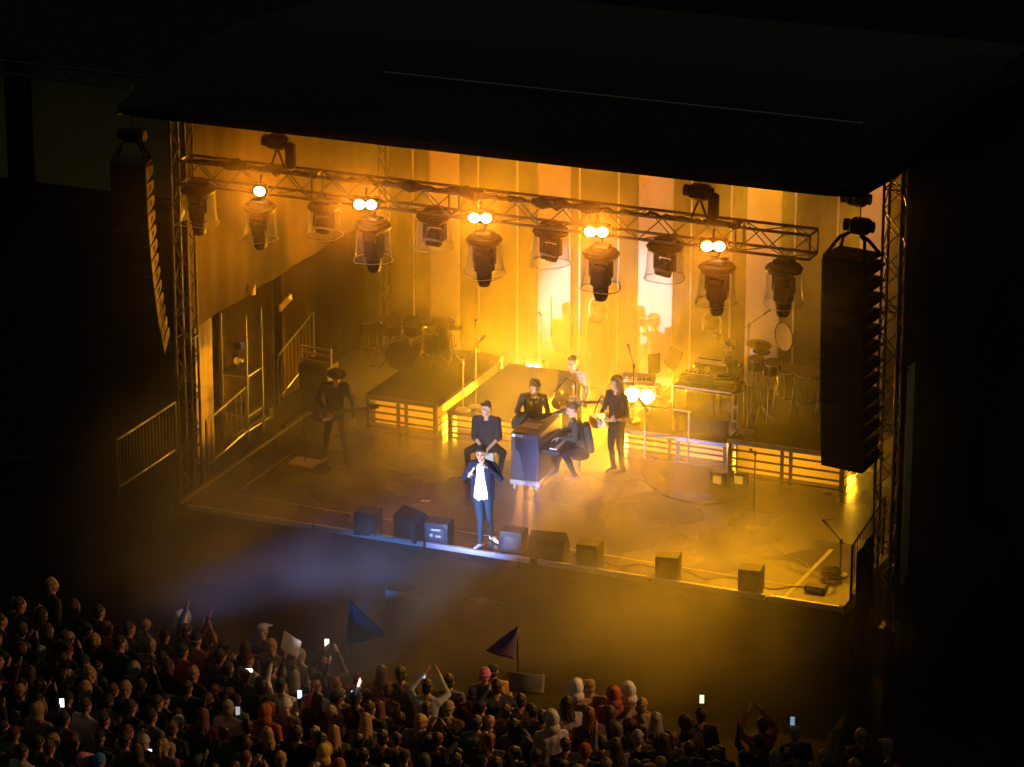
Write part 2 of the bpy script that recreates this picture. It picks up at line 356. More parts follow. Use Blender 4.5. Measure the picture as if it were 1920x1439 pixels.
# ---- side drapes
def side_drape(name, label, X, Y0, Y1, Z0, Z1, m_, amp=.04, per=7, group=None):
    q = MB(); n = max(5, int((Y1-Y0)/.06)); vs = []; fs = []
    for i in range(n+1):
        Y = Y0+(Y1-Y0)*i/n
        for Z in (Z0, (Z0+Z1)/2, Z1): vs.append((amp*math.sin(Y*per)+amp*.4*math.sin(Y*per*2.7), Y-Y0, Z-Z0))
    for i in range(n):
        for j in range(2): a = i*3+j; fs.append((a, a+3, a+4, a+1))
    o = q.add(vs, fs).obj(name, m_, None, True); o.location = (X, Y0, Z0); o.modifiers.new('thick', 'SOLIDIFY').thickness = .012
    tag(o, label, 'drape', group); return o
brown_c = mat('brown_side_cloth', (.07,.042,.017), .9, var=.4, bscale=.6)
side_drape('side_drape', 'upper brown cloth closing the left side of the stage above the gear rack', -6.5, 1.6, 9.2, 4.0, 8.4, brown_c, .02, 4)
side_drape('side_drape', 'black cloth closing the right side of the stage behind the corner tower', 6.3, 1.78, 9.8, .2, 8.62, black_cloth, .008, 4)
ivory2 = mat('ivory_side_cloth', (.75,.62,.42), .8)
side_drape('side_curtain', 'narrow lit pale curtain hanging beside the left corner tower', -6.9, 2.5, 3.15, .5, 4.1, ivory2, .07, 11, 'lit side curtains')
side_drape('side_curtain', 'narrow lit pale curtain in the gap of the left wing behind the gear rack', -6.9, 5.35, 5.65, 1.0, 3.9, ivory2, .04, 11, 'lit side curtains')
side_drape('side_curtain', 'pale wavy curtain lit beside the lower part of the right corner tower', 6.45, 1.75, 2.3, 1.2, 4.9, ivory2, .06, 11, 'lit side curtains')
for k, (Y0, Y1) in enumerate(((3.2,5.3), (5.7, 9.2))):
    side_drape('wing_flat', ('dark cloth flat in the left wing between the two lit curtains', 'dark cloth flat at the rear of the left wing')[k], -6.75, Y0, Y1, DZ, 4.05, mat('wing_shade_cloth', (.055,.033,.013), .95, spec=.1), .03, 5)  # shade of the lower wing wall put into a darker cloth colour
side_drape('wing_flat', 'dark cloth skirt hanging below the right side of the stage', 6.2, .2, 1.2, 0, 2.3, black_cloth, .02, 5)

# ---- railings
def railing(label, a, b, h=1.0, n=18, group='stair railings', m=None):
    a, b = Vector(a), Vector(b); t = thing('railing', label, 'railing', a, 0, group); d = b-a; m = m or alu
    MB().cyl((0,0,h), d+Vector((0,0,h)), .022, n=8).obj('handrail', m, t)
    MB().cyl((0,0,.12), d+Vector((0,0,.12)), .016, n=6).obj('bottom_rail', m, t)
    q = MB()
    for i in range(n+1): q.cyl(d*(i/n)+Vector((0,0,.12)), d*(i/n)+Vector((0,0,h)), .022 if i in (0, n) else .008, n=5)
    q.obj('baluster', m, t)
    for p in (Vector(), d): MB().cyl(p, p+Vector((0,0,h)), .024, n=8).obj('post', m, t)
dim = mat('dull_steel', (.22,.22,.2), .4, .8)
railing('steel railing at the left edge of the stage, nearest the crowd', (-7.15,.05,1.4), (-7.15,2.2,1.4), m=dim)
railing('steel railing rising past the lit side curtain on the left', (-6.3,1.75,1.35), (-6.3,3.3,1.5), .95, 8, m=dim)
railing('steel railing far back in the left wing behind the second lit curtain', (-6.55,5.1,1.5), (-6.55,6.6,1.9), .95, 10, m=dim)
railing('black railing at the right edge of the stage below the corner tower', (6.12,.25,1.4), (6.12,1.9,1.65), 1.0, 12, m=black_metal)

# ---- neighbouring tent at the back left
tn = thing('backstage_tent', 'dark tent with pale side walls and a black roof behind the left of the stage', 'tent', (-18,21,0))
pale = mat('tent_wall_cloth', (.6,.52,.26), .8, var=.1, bscale=.5)
MB().box((-6.6, 0, 1.55), (6.4, .06, 3.1)).obj('side_wall', pale, tn); MB().box((2.2, -.02, 1.55), (10, .05, 3.1)).obj('side_wall', pale, tn)
MB().cyl((-3.05, -.5, 0), (-3.05, -.5, 3.4), .18, n=8).obj('post', black_metal, tn)
vs = [(-10,-1.2,3.3), (8,-1.2,3.3), (8,9,3.3), (-10,9,3.3), (-8,4,5.2), (6,4,5.2)]
MB().add(vs, [(0,1,5,4), (1,2,5), (2,3,4,5), (3,0,4), (3,2,1,0)]).obj('tent_roof', roofm, tn)
q = MB()
for dz in (0, .3): q.cyl((-10,-1.25,3.2-dz), (8,-1.25,3.2-dz), .035, n=6)
for i in range(44): q.cyl((-10+i*.41,-1.25,3.2 if i % 2 else 2.9), (-10+(i+1)*.41,-1.25,2.9 if i % 2 else 3.2), .016, n=4)
q.obj('eaves_truss', truss_m, tn)
leaf = mat('leaf_green', (.06,.1,.025), .6, var=.4, bscale=2)
bark = mat('bark', (.06,.045,.03), .9)
for k, (x, y, h, lb) in enumerate(((-30,34,6.5,'dim tree at the top left corner beyond the tent roof'), (-24,36,6.2,'dim tree behind the tent, second from the left corner'), (-17,37,6.0,'dim tree between the tent and the stage roof'))):
    t = thing('tree', lb, 'tree', (x,y,0), 0, 'dim trees behind the tent'); rr = random.Random(k)
    q = MB().tube([(0,0,0), (.1,0,h*.35), (0,.1,h*.7)], [.28,.2,.1], 8)
    for i in range(5): a = rr.uniform(0,6.3); q.tube([(.05,0,h*.35+i*.3), (math.cos(a)*1.4, math.sin(a)*1.4, h*.6+i*.3)], [.09,.03], 5)
    q.obj('trunk', bark, t); q = MB()
    for i in range(34):
        a, b_ = rr.uniform(0,6.3), rr.uniform(-1,1); c = Vector((math.cos(a)*2.6*rr.random()**.5, math.sin(a)*2.6*rr.random()**.5, h*.72+b_*1.7))
        for j in range(60):
            p = c+Vector((rr.gauss(0,.42), rr.gauss(0,.42), rr.gauss(0,.35))); u = Vector((rr.uniform(-1,1),rr.uniform(-1,1),rr.uniform(-.6,.6))).normalized()*.13; v = u.orthogonal().normalized()*.07
            q.add([p-u, p-v, p+u, p+v], [(0,1,2,3)])
    q.obj('crown', leaf, t)
# ------------------------------------------------------------------ lighting truss and lamps
YT, ZT = 1.0, 7.12
xl, xr = aty(345, 300, YT).x, aty(1526, 455, YT).x
box_truss('lighting_truss', 'long horizontal lattice truss carrying the lamps across the stage front', (xl,YT,ZT), (xr,YT,ZT), .4, .42, 'truss')
lump = mat('black_wrap', (.012,.012,.012), .7, bump=.8, bscale=14)
def cable_loom(x0, x1, label, seed):
    rr = random.Random(seed); pts = []; rad = []; n = int((x1-x0)/.09)
    for i in range(n+1):
        pts.append((x0+(x1-x0)*i/n, YT-.2+.03*rr.uniform(-1,1), ZT+.235+.025*rr.uniform(-1,1))); rad.append(.028+.03*rr.random()**3)
    for k in range(3):
        j = rr.randrange(2, n-2)
        for q in range(-2, 3): rad[j+q] = max(rad[j+q], .11-.03*abs(q))
    t = MB().tube(pts, rad, 8).obj('cable_loom', lump, None, True); tag(t, label, 'cable', 'black cable looms on the truss')
cable_loom(xl+.2, -3.6, 'black cable bundle lying on the left end of the lighting truss', 3)
cable_loom(-3.4, .2, 'black cable bundle along the left middle of the lighting truss top', 4)
cable_loom(.3, 3.9, 'black cable bundle along the right middle of the lighting truss top', 9)

plastic = mat('clear_plastic', (.9,.85,.75), .18)
nt = plastic.node_tree; b = nt.nodes['Principled BSDF']; out = nt.nodes['Material Output']
lw = nt.nodes.new('ShaderNodeLayerWeight'); lw.inputs['Blend'].default_value = .35
tb = nt.nodes.new('ShaderNodeBsdfTransparent'); mx = nt.nodes.new('ShaderNodeMixShader')
mr = nt.nodes.new('ShaderNodeMapRange'); mr.inputs['To Min'].default_value = .05; mr.inputs['To Max'].default_value = .6
nt.links.new(lw.outputs['Facing'], mr.inputs['Value']); nt.links.new(mr.outputs[0], mx.inputs['Fac'])
nt.links.new(tb.outputs[0], mx.inputs[1]); nt.links.new(b.outputs[0], mx.inputs[2]); nt.links.new(mx.outputs[0], out.inputs['Surface'])
lens_m = mat('lens_glass', (.05,.05,.06), .05)

def moving_head(kind, label, loc, rz=0):
    t = thing('moving_head', label, 'stage lamp', loc, rz, 'moving lamps hanging under the truss in rain domes')
    # local origin: underside of truss; z goes down
    MB().lathe([(.0,.03), (.27,.02), (.31,-.03), (.29,-.08), (.1,-.1), (0,-.1)], n=22).box((0,0,.07), (.3,.26,.1), bev=.02).obj('dome_top', black_plastic, t, True)
    h = .58 if kind == 'wash' else .62
    dm = MB(); n = 28; rr = random.Random(label); ph = rr.uniform(0, 6)
    prof = [(.285,-.08), (.292,-.25), (.30,-.42), (.318,-h+.03), (.335,-h)]
    vs = []; fs = []
    for r_, z in prof:
        for i in range(n):
            a = 2*math.pi*i/n; k = 1+(.05*math.sin(3*a+ph)+.03*math.sin(7*a-ph))*(-z/h)
            vs.append((r_*k*math.cos(a), r_*k*math.sin(a), z+.02*math.sin(2*a+ph)*(-z/h)))
    for j in range(len(prof)-1):
        for i in range(n): fs.append((j*n+i, j*n+(i+1) % n, (j+1)*n+(i+1) % n, (j+1)*n+i))
    dm.add(vs, fs).obj('rain_dome', plastic, t, True)
    rim = [vs[(len(prof)-1)*n+i] for i in range(n)]
    MB().tube(rim, .007, 5, closed=True).obj('dome_rim', mat('clear_rim', (.8,.7,.5), .25), t)
    MB().box((0,0,-.14), (.26,.2,.1), bev=.03).obj('base', black_plastic, t)
    MB().box((-.175,0,-.29), (.045,.12,.28), bev=.015).box((.175,0,-.29), (.045,.12,.28), bev=.015).box((0,0,-.19), (.38,.12,.04)).obj('yoke', black_plastic, t)
    if kind == 'wash':
        hd = thing_part = MB().lathe([(0,.15), (.1,.14), (.135,.06), (.145,-.02), (.14,-.12), (.12,-.14)], (0,-.01,-.4), 18, (0,.45,1)).obj('head', black_plastic, t, True)
        MB().lathe([(.12,0), (0,.015)], (0,-.072,-.53), 18, (0,.45,1)).obj('lens', lens_m, hd, True)
        MB().lathe([(.138,-.02), (.152,-.02), (.152,.02), (.138,.02)], (0,-.055,-.45), 20, (0,.45,1), a0=R(180), a1=R(360)).obj('front_ring', mat('grey_plastic', (.5,.45,.42), .35), hd, True)
    else:
        hd = MB().box((0,0,-.44), (.31,.26,.36), bev=.06).box((0,.02,-.27), (.24,.26,.16), bev=.03).lathe([(.13,.0), (.125,-.12), (.105,-.2), (.085,-.23), (0,-.24)], (0,0,-.6), 16).obj('head', black_plastic, t, True)
        MB().lathe([(.07,0), (0,-.015)], (0,0,-.822), 14).obj('lens', lens_m, hd, True)
    return t
lab = {372: 'at the far left end of the truss', 487: 'under the single glowing lamp', 607: 'facing forward, third from left', 700: 'nose down under the leftmost twin lamps', 815: 'facing forward between first and second twin lamps', 908: 'nose down under the second twin lamps', 1033: 'facing forward between second and third twins', 1127: 'nose down under the third twin lamps', 1247: 'before the brightest pale backdrop strip', 1345: 'nose down under the rightmost twin lamps', 1470: 'at the right end of the truss'}
for p, y, kind in ((372,352,'spot'), (487,386,'spot'), (607,384,'wash'), (700,420,'spot'), (815,402,'wash'), (908,446,'spot'), (1033,430,'wash'), (1127,472,'spot'), (1247,458,'wash'), (1345,498,'spot'), (1470,500,'spot')):
    Yh = YT-.25 if kind == 'spot' else YT+.1
    q = aty(p, y, Yh)
    t = moving_head(kind, 'moving lamp in clear dome, '+lab[p], q, rnd.uniform(-.3,.3))
    if p in (487,607,): t.scale = (.92,.92,.92)
    MB().cyl((0,0,.1), (0,.1,max(.12, ZT-.2-q.z)), .025).obj('clamp', black_metal, t)

def glow_mat(name, col, e): return mat(name, (0,0,0), .5, emit=col, es=e)
gl = glow_mat('amber_lamp_glow', (1.0,.62,.22), 60)
bl = {487:(1,'single glowing lamp on the left part of the truss'), 685:(2,'leftmost glowing twin lamp unit on the truss'), 900:(2,'second glowing twin lamp unit from left on the truss'), 1118:(2,'third glowing twin lamp unit from left on the truss'), 1337:(2,'rightmost glowing twin lamp unit on the truss')}
for p, y in ((487,358), (685,383), (900,408), (1118,434), (1337,461)):
    k, lb = bl[p]; Yl = YT-.3; q = aty(p, y, Yl)
    t = thing('blinder_lamp', lb, 'stage lamp', q, R(18), 'glowing amber audience lamps')
    MB().box((0,.08,0), (.2*k+.06,.14,.22), bev=.02).cyl((0,.1,.1), (0,.2,.22), .02).obj('housing', black_metal, t)
    for i in range(k):
        x = (i-(k-1)/2)*.195
        MB().lathe([(.085,-.03), (.095,.0), (.06,.05)], (x,0,0), 20, (0,1,.25)).obj('reflector', alu, t, True)
        MB().lathe([(0,-.02), (.06,-.015), (.092,0)], (x,-.015,-.005), 20, (0,1,.25)).obj('bulb', gl, t, True)
    fwd = Vector((.3,-.9,.3))
    lamp('blinder_light', q+Vector((.06,-.12,-.03)), q+fwd, 2300*k, (1.0,.25,.01), 66, 1, .09)

# lamps upstage: the bright one seen under the keyboard, the one in the gap between the risers
def floor_lamp(label, loc, tgt, n, e, size=.2):
    t = thing('floor_blinder', label, 'stage lamp', loc, 0, 'bright floor lamps upstage')
    MB().box((0,.1,0), (size*n+.1,.18,size*1.5), bev=.02).obj('housing', black_metal, t)
    for i in range(n): MB().lathe([(0,-.02), (size*.3,-.015), (size*.45,0)], ((i-(n-1)/2)*size,-.01,0), 18, (0,1,0)).obj('bulb', glow_mat('floor_glow', (1.0,.6,.2), e), t, True)
    MB().box((-size*n/2-.06,.1,-.2), (.03,.05,.5)).box((size*n/2+.06,.1,-.2), (.03,.05,.5)).box((0,.1,-.44), (size*n+.3,.3,.03)).obj('bracket', black_metal, t)
floor_lamp('blazing yellow lamp under the small keyboard stand', kb, (0,0,0), 2, 140, .3)
floor_lamp('lamp glowing behind the low riser in the middle of the stage back', g1, (0,0,0), 2, 30, .16)

# chain hoists hanging under the roof
def hoist(label, loc, h_up, box=(.28,.22,.34), bag=True):
    t = thing('chain_hoist', label, 'hoist', loc, 0, 'chain hoists under the roof edge')
    MB().box((0,0,0), (.34,.24,.24), bev=.04).cyl((-.17,0,0), (-.26,0,0), .1).cyl((.17,0,0), (.22,0,0), .09).obj('motor', black_metal, t, True)
    MB().cyl((0,0,.1), (0,0,h_up), .012, n=6).obj('chain', truss_m, t)
    if bag: MB().box((.24,0,-.22), (.16,.16,.44), bev=.04).obj('chain_bag', black_cloth, t)
    return t
for p, y, lb in ((520,266,'black chain hoist with its bag above the left part of the truss'), (1312,360,'black chain hoist with its bag above the right part of the truss')):
    q = aty(p, y, YT); t = hoist(lb, q, 1.4)
    q2 = MB()
    for s_ in (-1, 1): q2.cyl((0,0,-.1), (s_*.14,0,ZT+.2-q.z), .02, n=6)
    q2.obj('sling', black_cloth, t)
# loudspeaker arrays
cab = mat('cabinet_black', (.014,.014,.015), .55, bump=.15, bscale=30); grille = mat('speaker_grille', (.01,.01,.01), .7, bump=.6, bscale=60)
cabs = mat('cabinet_side_lit', (.14,.1,.08), .5)  # stage light on the side panels, put into a lighter brown
def line_array(label, top, n, w, d, h, rz, curve, group='hanging loudspeaker columns', sidem=None):
    t = thing('line_array', label, 'loudspeaker', top, rz, group)
    z = 0; y = 0; a = 0
    for i in range(n):
        a = curve[i]; 
        M = Matrix.Rotation(a, 3, 'X')
        # wedge cabinet: front tall, back short; front faces -Y
        hb = h*.62
        pts = [(-d/2,0), (-d/2,-h+.008), (d/2-.05,-h*.5-hb/2), (d/2,-h*.5-hb/2+.05), (d/2,-h*.5+hb/2-.05), (d/2-.05,-h*.5+hb/2)]
        f = lambda u, v, k, M=M, y=y, z=z: Vector((k, y, z))+M@Vector((0, u, v))
        c = MB().prism(pts, f, -w/2, w/2).obj('cabinet', [cab], t)
        MB().prism([(-d/2-.006,-.01), (-d/2-.006,-h+.02), (-d/2-.001,-h+.02), (-d/2-.001,-.01)], f, -w/2+.02, w/2-.02).obj('grille', grille, c)
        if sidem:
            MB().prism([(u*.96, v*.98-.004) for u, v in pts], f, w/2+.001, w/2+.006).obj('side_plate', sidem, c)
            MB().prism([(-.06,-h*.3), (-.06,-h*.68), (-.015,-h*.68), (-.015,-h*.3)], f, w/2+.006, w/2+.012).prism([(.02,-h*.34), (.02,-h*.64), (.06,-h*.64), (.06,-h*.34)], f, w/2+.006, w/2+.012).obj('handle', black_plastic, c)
        else:
            MB().box(f(d/2-.02,-h*.5,w/2+.02), (.05,.1,.05), rx=a).obj('rigging_pin', alu, c)
        step = M@Vector((0,0,-h)); y += step.y; z += step.z
        # pivot at the front lower edge
    q = MB()
    for sx in (-1, 1):
        q.tube([(sx*w*.48,-d*.45,.02), (sx*w*.3,-.02,.3), (sx*.08,.05,.38)], .03, 6); q.tube([(sx*w*.48,d*.45,.02), (sx*w*.3,.1,.28), (sx*.08,.05,.38)], .03, 6)
    q.box((0,0,.03), (w,d*.95,.05)).obj('flying_frame', black_metal, t)
    return t
top = aty(1598, 482, .2)
line_array('tall black loudspeaker column hanging at the right front of the stage', top, 13, .74, .62, .268, R(-10), [R(.45*i) for i in range(13)])
hoist('black chain hoist holding the right loudspeaker column', top+Vector((.1,.05,.5)), 1.2, bag=False)
top = aty(246, 306, .2)
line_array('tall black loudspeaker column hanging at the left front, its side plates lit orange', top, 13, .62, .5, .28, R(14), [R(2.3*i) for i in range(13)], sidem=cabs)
hoist('black chain hoist holding the left loudspeaker column', top+Vector((.03,.05,.48)), 1.2, bag=False)
q = aty(1608, 372, 1.3); hoist('chain hoist hanging at the right end of the roof edge', q, .6, bag=False)
# ------------------------------------------------------------------ risers
deck_m = mat('riser_deck', (.01,.01,.01), .95, var=.2, spec=.05); steel_dark = mat('riser_steel', (.09,.085,.08), .4, .7)
under = bpy.data.materials.new('riser_scrim'); under.use_nodes = True; _nt = under.node_tree
_t = _nt.nodes.new('ShaderNodeBsdfTranslucent'); _t.inputs[0].default_value = (.75,.65,.45,1); _m = _nt.nodes.new('ShaderNodeMixShader'); _m.inputs[0].default_value = .7
_nt.nodes['Principled BSDF'].inputs['Base Color'].default_value = (.5,.42,.28,1)
_nt.links.new(_nt.nodes['Principled BSDF'].outputs[0], _m.inputs[1]); _nt.links.new(_t.outputs[0], _m.inputs[2]); _nt.links.new(_m.outputs[0], _nt.nodes['Material Output'].inputs['Surface'])
def riser(label, X0, X1, Y0, Y1, z, rails, top_m):
    t = thing('stage_riser', label, 'riser', (X0, Y0, DZ), 0, 'railed risers for the band')
    w_, d_ = X1-X0, Y1-Y0; h = z-DZ
    MB().box((w_/2, d_/2, h-.04), (w_, d_, .07)).obj('deck', deck_m, t)
    MB().box((w_/2, -.03, h-.035), (w_, .05, .085), bev=.015).obj('edge_beam', top_m, t)
    for x, y in ((.05,.0), (w_-.05,.0), (.05,d_-.05), (w_-.05,d_-.05)): MB().box((x, y, (h-.08)/2), (.07,.07,h-.08)).obj('leg', steel_dark, t)
    for x in (w_*.5-.07, w_*.5+.09): MB().box((x, 0, (h-.08)/2), (.055,.05,h-.08)).obj('leg', steel_dark, t)
    q = MB()
    for i in range(rails): zz = (h-.08)*(i+.35)/rails; q.box((w_/2, -.035, zz), (w_-.04, .03, .032))
    q.obj('front_rail', steel_dark, t)
    MB().box((w_/2, .3, (h-.1)/2), (w_-.1, .004, h-.1)).obj('back_cloth', under, t)
    q = MB()
    for i in range(rails-1): zz = (h-.08)*(i+.5)/rails; q.box((w_-.02, d_*.25, zz), (.02, d_*.45, .025))
    q.obj('side_rail', steel_dark, t)
    lamp('riser_glow', (X0+w_*.5, Y0+1.1, DZ+.26), (X0+w_*.5, Y0+.3, DZ+.26), 75*w_, (1, .48, .02), r=(w_*.85, .3), kind='AREA')
    return t
riser('left riser under the dark drum kit, with three rails lit from behind', -4.68, -3.24, 4.9, 7.9, 2.03, 4, steel_dark)
riser('low riser in the middle, to the right of the left drum riser', -3.16, -1.75, 5.15, 8.0, 1.86, 3, steel_dark)
riser('riser under the keyboard desk with a shiny front edge', .1, 2.16, 5.35, 8.4, 1.9, 4, mat('shiny_edge', (.5,.5,.52), .25, .9))
riser('right riser under the percussion, with bright yellow bays below', 2.26, 4.42, 5.05, 8.4, 2.1, 4, mat('grey_edge', (.25,.25,.26), .35, .8))

# ------------------------------------------------------------------ stands and microphones
mic_m = mat('mic_black', (.03,.03,.03), .35)
def mic_stand(label, loc, h, boom=None, base='tripod', rz=0, m=None, group='microphone stands'):
    m = m or black_metal; t = thing('microphone_stand', label, 'mic stand', loc, rz, group)
    if base == 'tripod':
        for a in (0, 120, 240): MB().cyl((0,0,.14), (.27*math.cos(R(a)), .27*math.sin(R(a)), .012), .011, n=6).obj('leg', m, t)
    elif base == 'round': MB().lathe([(0,.03), (.13,.03), (.14,.01), (.14,0)], n=20).obj('base', m, t)
    else: MB().box((0,0,.012), (.5,.4,.024), bev=.01).obj('base', mat('pale_base', (.45,.4,.3), .5), t)
    MB().cyl((0,0,.02), (0,0,h), .013, n=8).obj('upright', m, t)
    end = Vector((0,0,h))
    if boom: 
        e = Vector(boom); s_ = -e*.25; MB().cyl(end+s_, end+e, .01, n=6).cyl(end-Vector((0,0,.05)), end+Vector((0,0,.03)), .026, n=8).obj('boom', m, t); end = end+e; d = e.normalized()
    else: d = Vector((0,-.8,.6)).normalized()
    k = MB().cyl(end, end+d*.13, .014, .02, n=10).ell(end+d*.15, (.028,.028,.03), 10, 6).obj('microphone', mic_m, t, True); return t
mic_stand('thin microphone stand on a pale base plate, left of the dark bassist', atz(572,868,DZ), 1.02, (-.34,0,-.3), 'plate')
mic_stand('tall microphone stand beside the left corner of the low riser', atz(892,765,1.86), 1.1, (.0,0,.4), 'round', m=alu)
mic_stand('microphone stand right of the round rugs behind the right riser rails', atz(1413,992,DZ), 1.38, (.02,-.2,.1), 'round')
mic_stand('boom microphone leaning left at the right end of the stage', atz(1575,1080,DZ), .62, (-.2,0,.2), 'round')
t = mic_stand('tall boom stand over the percussion with its arm bent at the top', atz(1400,812,2.1), 2.0, (.24,.05,.2), 'round', m=alu)
mic_stand('thin stand with a microphone above the small keyboard', atz(1187,790,1.9), 1.05, (-.05,-.05,.25), 'round')
mic_stand('slim stand leaning behind the seated percussionist, beside the low riser', atz(868,770,1.86), .95, (.28,.1,.35), 'round', m=alu)
mic_stand('thin stand rising near the hazy man in the light sweater', atz(1015,720,DZ), 1.35, None, 'round', m=alu)

# ------------------------------------------------------------------ drum kits
shell = mat('drum_shell', (.015,.01,.009), .25, .2); skin_d = mat('drum_head', (.05,.04,.03), .5); brass = mat('cymbal_brass', (.10,.06,.025), .35, .9)
def drum(par, c, r, h, tilt=0, name='tom', hd=None):
    ax = Vector((0, -math.sin(tilt), math.cos(tilt))); c = Vector(c)
    d = MB().lathe([(r,-h/2), (r,h/2)], c, 22, ax).obj(name, shell, par, True)
    MB().lathe([(r+.004,h/2-.01), (r+.012,h/2), (r+.004,h/2+.012), (0,h/2+.008)], c, 22, ax).obj('drum_head', hd or skin_d, d)
    MB().lathe([(r+.002,-h/2-.01), (r+.013,-h/2), (r+.013,-h/2+.02), (r+.002,-h/2+.02)], c, 22, ax).lathe([(r+.002,h/2-.02), (r+.013,h/2-.02), (r+.013,h/2+.004), (r+.002,h/2+.006)], c, 22, ax).obj('hoop', chrome, d, True)
    q = MB(); qq = Vector((0,0,1)).rotation_difference(ax)
    for i in range(8):
        a = i*math.pi/4; p = qq@Vector(((r+.012)*math.cos(a), (r+.012)*math.sin(a), 0)); q.cyl(c+p-ax*h*.4, c+p+ax*h*.4, .006, n=5)
    q.obj('lug', chrome, d); return d
def cymbal(label, loc, r, tilt=(0,0), h=1.2, group='cymbals', boom=True):
    t = thing('cymbal', label, 'cymbal', loc, 0, group)
    c = MB().lathe([(0,.03), (.03,.028), (.045,.012), (r*.6,0), (r,-.014), (r,-.018), (r*.6,-.005), (.04,.0)], (0,0,h), 28).obj('plate', brass, t, True)
    MB().cyl((0,0,.25), (0,0,h+.05), .012, n=8).obj('stand', chrome, t)
    for a in (30,150,270): MB().cyl((0,0,.3), (.25*math.cos(R(a)), .25*math.sin(R(a)), .01), .01, n=6).obj('leg', chrome, t)
    me = c.data; M = Matrix.Translation((0,0,h)) @ Matrix.Rotation(tilt[0],4,'X') @ Matrix.Rotation(tilt[1],4,'Y') @ Matrix.Translation((0,0,-h)); me.transform(M)
    return t
# left kit
k0 = atz(762,680,2.03)
t = thing('drum_kit', 'dark drum kit on the left riser, silhouetted against orange haze', 'drum kit', k0, R(12))
bd_ = MB().lathe([(.28,-.22), (.28,.22)], (0,-.25,.3), 28, (0,1,0)).obj('bass_drum', shell, t, True)
MB().lathe([(.29,-.24), (.275,-.225), (0,-.22)], (0,-.25,.3), 28, (0,1,0)).obj('drum_head', mat('dark_head', (.04,.04,.04), .3), bd_)
MB().lathe([(.283,-.2), (.3,-.2), (.3,-.24), (.283,-.24)], (0,-.25,.3), 28, (0,1,0)).obj('hoop', chrome, bd_, True)
for s_ in (-1,1): MB().cyl((s_*.24,-.35,.25), (s_*.42,-.5,.0), .01, n=6).obj('spur', chrome, bd_)
drum(t, (-.2,-.2,.76), .15, .22, .35); drum(t, (.17,-.2,.77), .16, .24, .35); drum(t, (.52,.12,.42), .2, .4, .05, 'floor_tom'); drum(t, (-.36,.22,.56), .18, .14, .1, 'snare_drum'); drum(t, (-.78,.1,.62), .15, .28, .2)
for s_ in (-1,1): MB().cyl((s_*.02,-.22,.55), (s_*.1,-.2,.78), .012, n=6).obj('tom_arm', chrome, t)
for a in (90,210,330): MB().cyl((.52+.19*math.cos(R(a)),.12+.19*math.sin(R(a)),.5), (.52+.21*math.cos(R(a)),.12+.21*math.sin(R(a)),0), .008, n=6).obj('tom_leg', chrome, t)
tt = thing('drum_throne', 'round drum stool behind the left drum kit', 'stool', k0+Vector((-.1,.75,0)), 0)
MB().lathe([(0,.52), (.15,.52), (.17,.49), (.16,.44), (0,.44)], n=20).obj('seat', black_plastic, tt, True); MB().cyl((0,0,.2), (0,0,.45), .018).obj('post', chrome, tt)
for a in (0,120,240): MB().cyl((0,0,.25), (.24*math.cos(R(a)),.24*math.sin(R(a)),0), .012, n=6).obj('leg', chrome, tt)
for p, y, hh, r_, lb in ((770,605,1.15,.24,'large cymbal at the top of the left drum kit, its left one of two'), (815,602,1.2,.23,'cymbal at the top right of the left drum kit'), (788,621,1.0,.2,'smaller lower cymbal in the middle of the left drum kit'), (700,620,1.05,.25,'wide dark cymbal at the left end of the left drum kit'), (848,612,1.05,.17,'small pale edged cymbal at the right end of the left drum kit')):
    Yc = k0.y+.1; q = aty(p, y, Yc); hh = q.z-2.03; cymbal(lb, (q.x, q.y, 2.03), r_*1.15, (rnd.uniform(-.15,.1), rnd.uniform(-.15,.15)), hh)
# a row of small drums and pads at the back left
for p, y, lb in ((833,655,'small standing drum at the right of the left kit'), (700,650,'standing drum at the left end of the left riser')):
    q = atz(p, y+25, 2.03); t2 = thing('standing_drum', lb, 'drum', q, 0, 'standing drums'); drum(t2, (0,0,.55), .2, .5, .1)
    for a in (90,210,330): MB().cyl((.19*math.cos(R(a)),.19*math.sin(R(a)),.5), (.24*math.cos(R(a)),.24*math.sin(R(a)),0), .01, n=6).obj('leg', chrome, t2)
# right percussion
for p, y, h_, r_, lb, z0 in ((1418,682,.2,.13,'small tom at the upper left of the right percussion'), (1448,690,.22,.15,'tom beside the cymbals of the right percussion'), (1478,716,.5,.2,'tall black drum on shiny legs at the left of the right percussion'), (1515,722,.52,.24,'wide black drum on shiny legs in the middle of the right percussion'), (1553,735,.42,.16,'drum at the far right of the percussion beside the hanging loudspeakers')) and [(a,b,c,d,e,0) for a,b,c,d,e in ((1418,682,.2,.13,'small tom at the upper left of the right percussion'), (1448,690,.22,.15,'tom beside the cymbals of the right percussion'), (1478,716,.5,.2,'tall black drum on shiny legs at the left of the right percussion'), (1515,722,.52,.24,'wide black drum on shiny legs in the middle of the right percussion'), (1553,735,.42,.16,'drum at the far right of the percussion beside the hanging loudspeakers'))]:
    q = aty(p, y, 6.3 if h_ > .3 else 6.0); t2 = thing('percussion_drum', lb, 'drum', (q.x, q.y, 2.1), 0, 'percussion drums'); drum(t2, (0,0,q.z-2.1), r_, h_, .12)
    for a in ((90,210,330) if h_ > .3 else (270,)):
        rr_ = r_+.02; MB().cyl((rr_*math.cos(R(a)),rr_*math.sin(R(a)),q.z-2.1), ((rr_+.05)*math.cos(R(a)),(rr_+.05)*math.sin(R(a)),0), .014, n=7).obj('leg', chrome, t2)
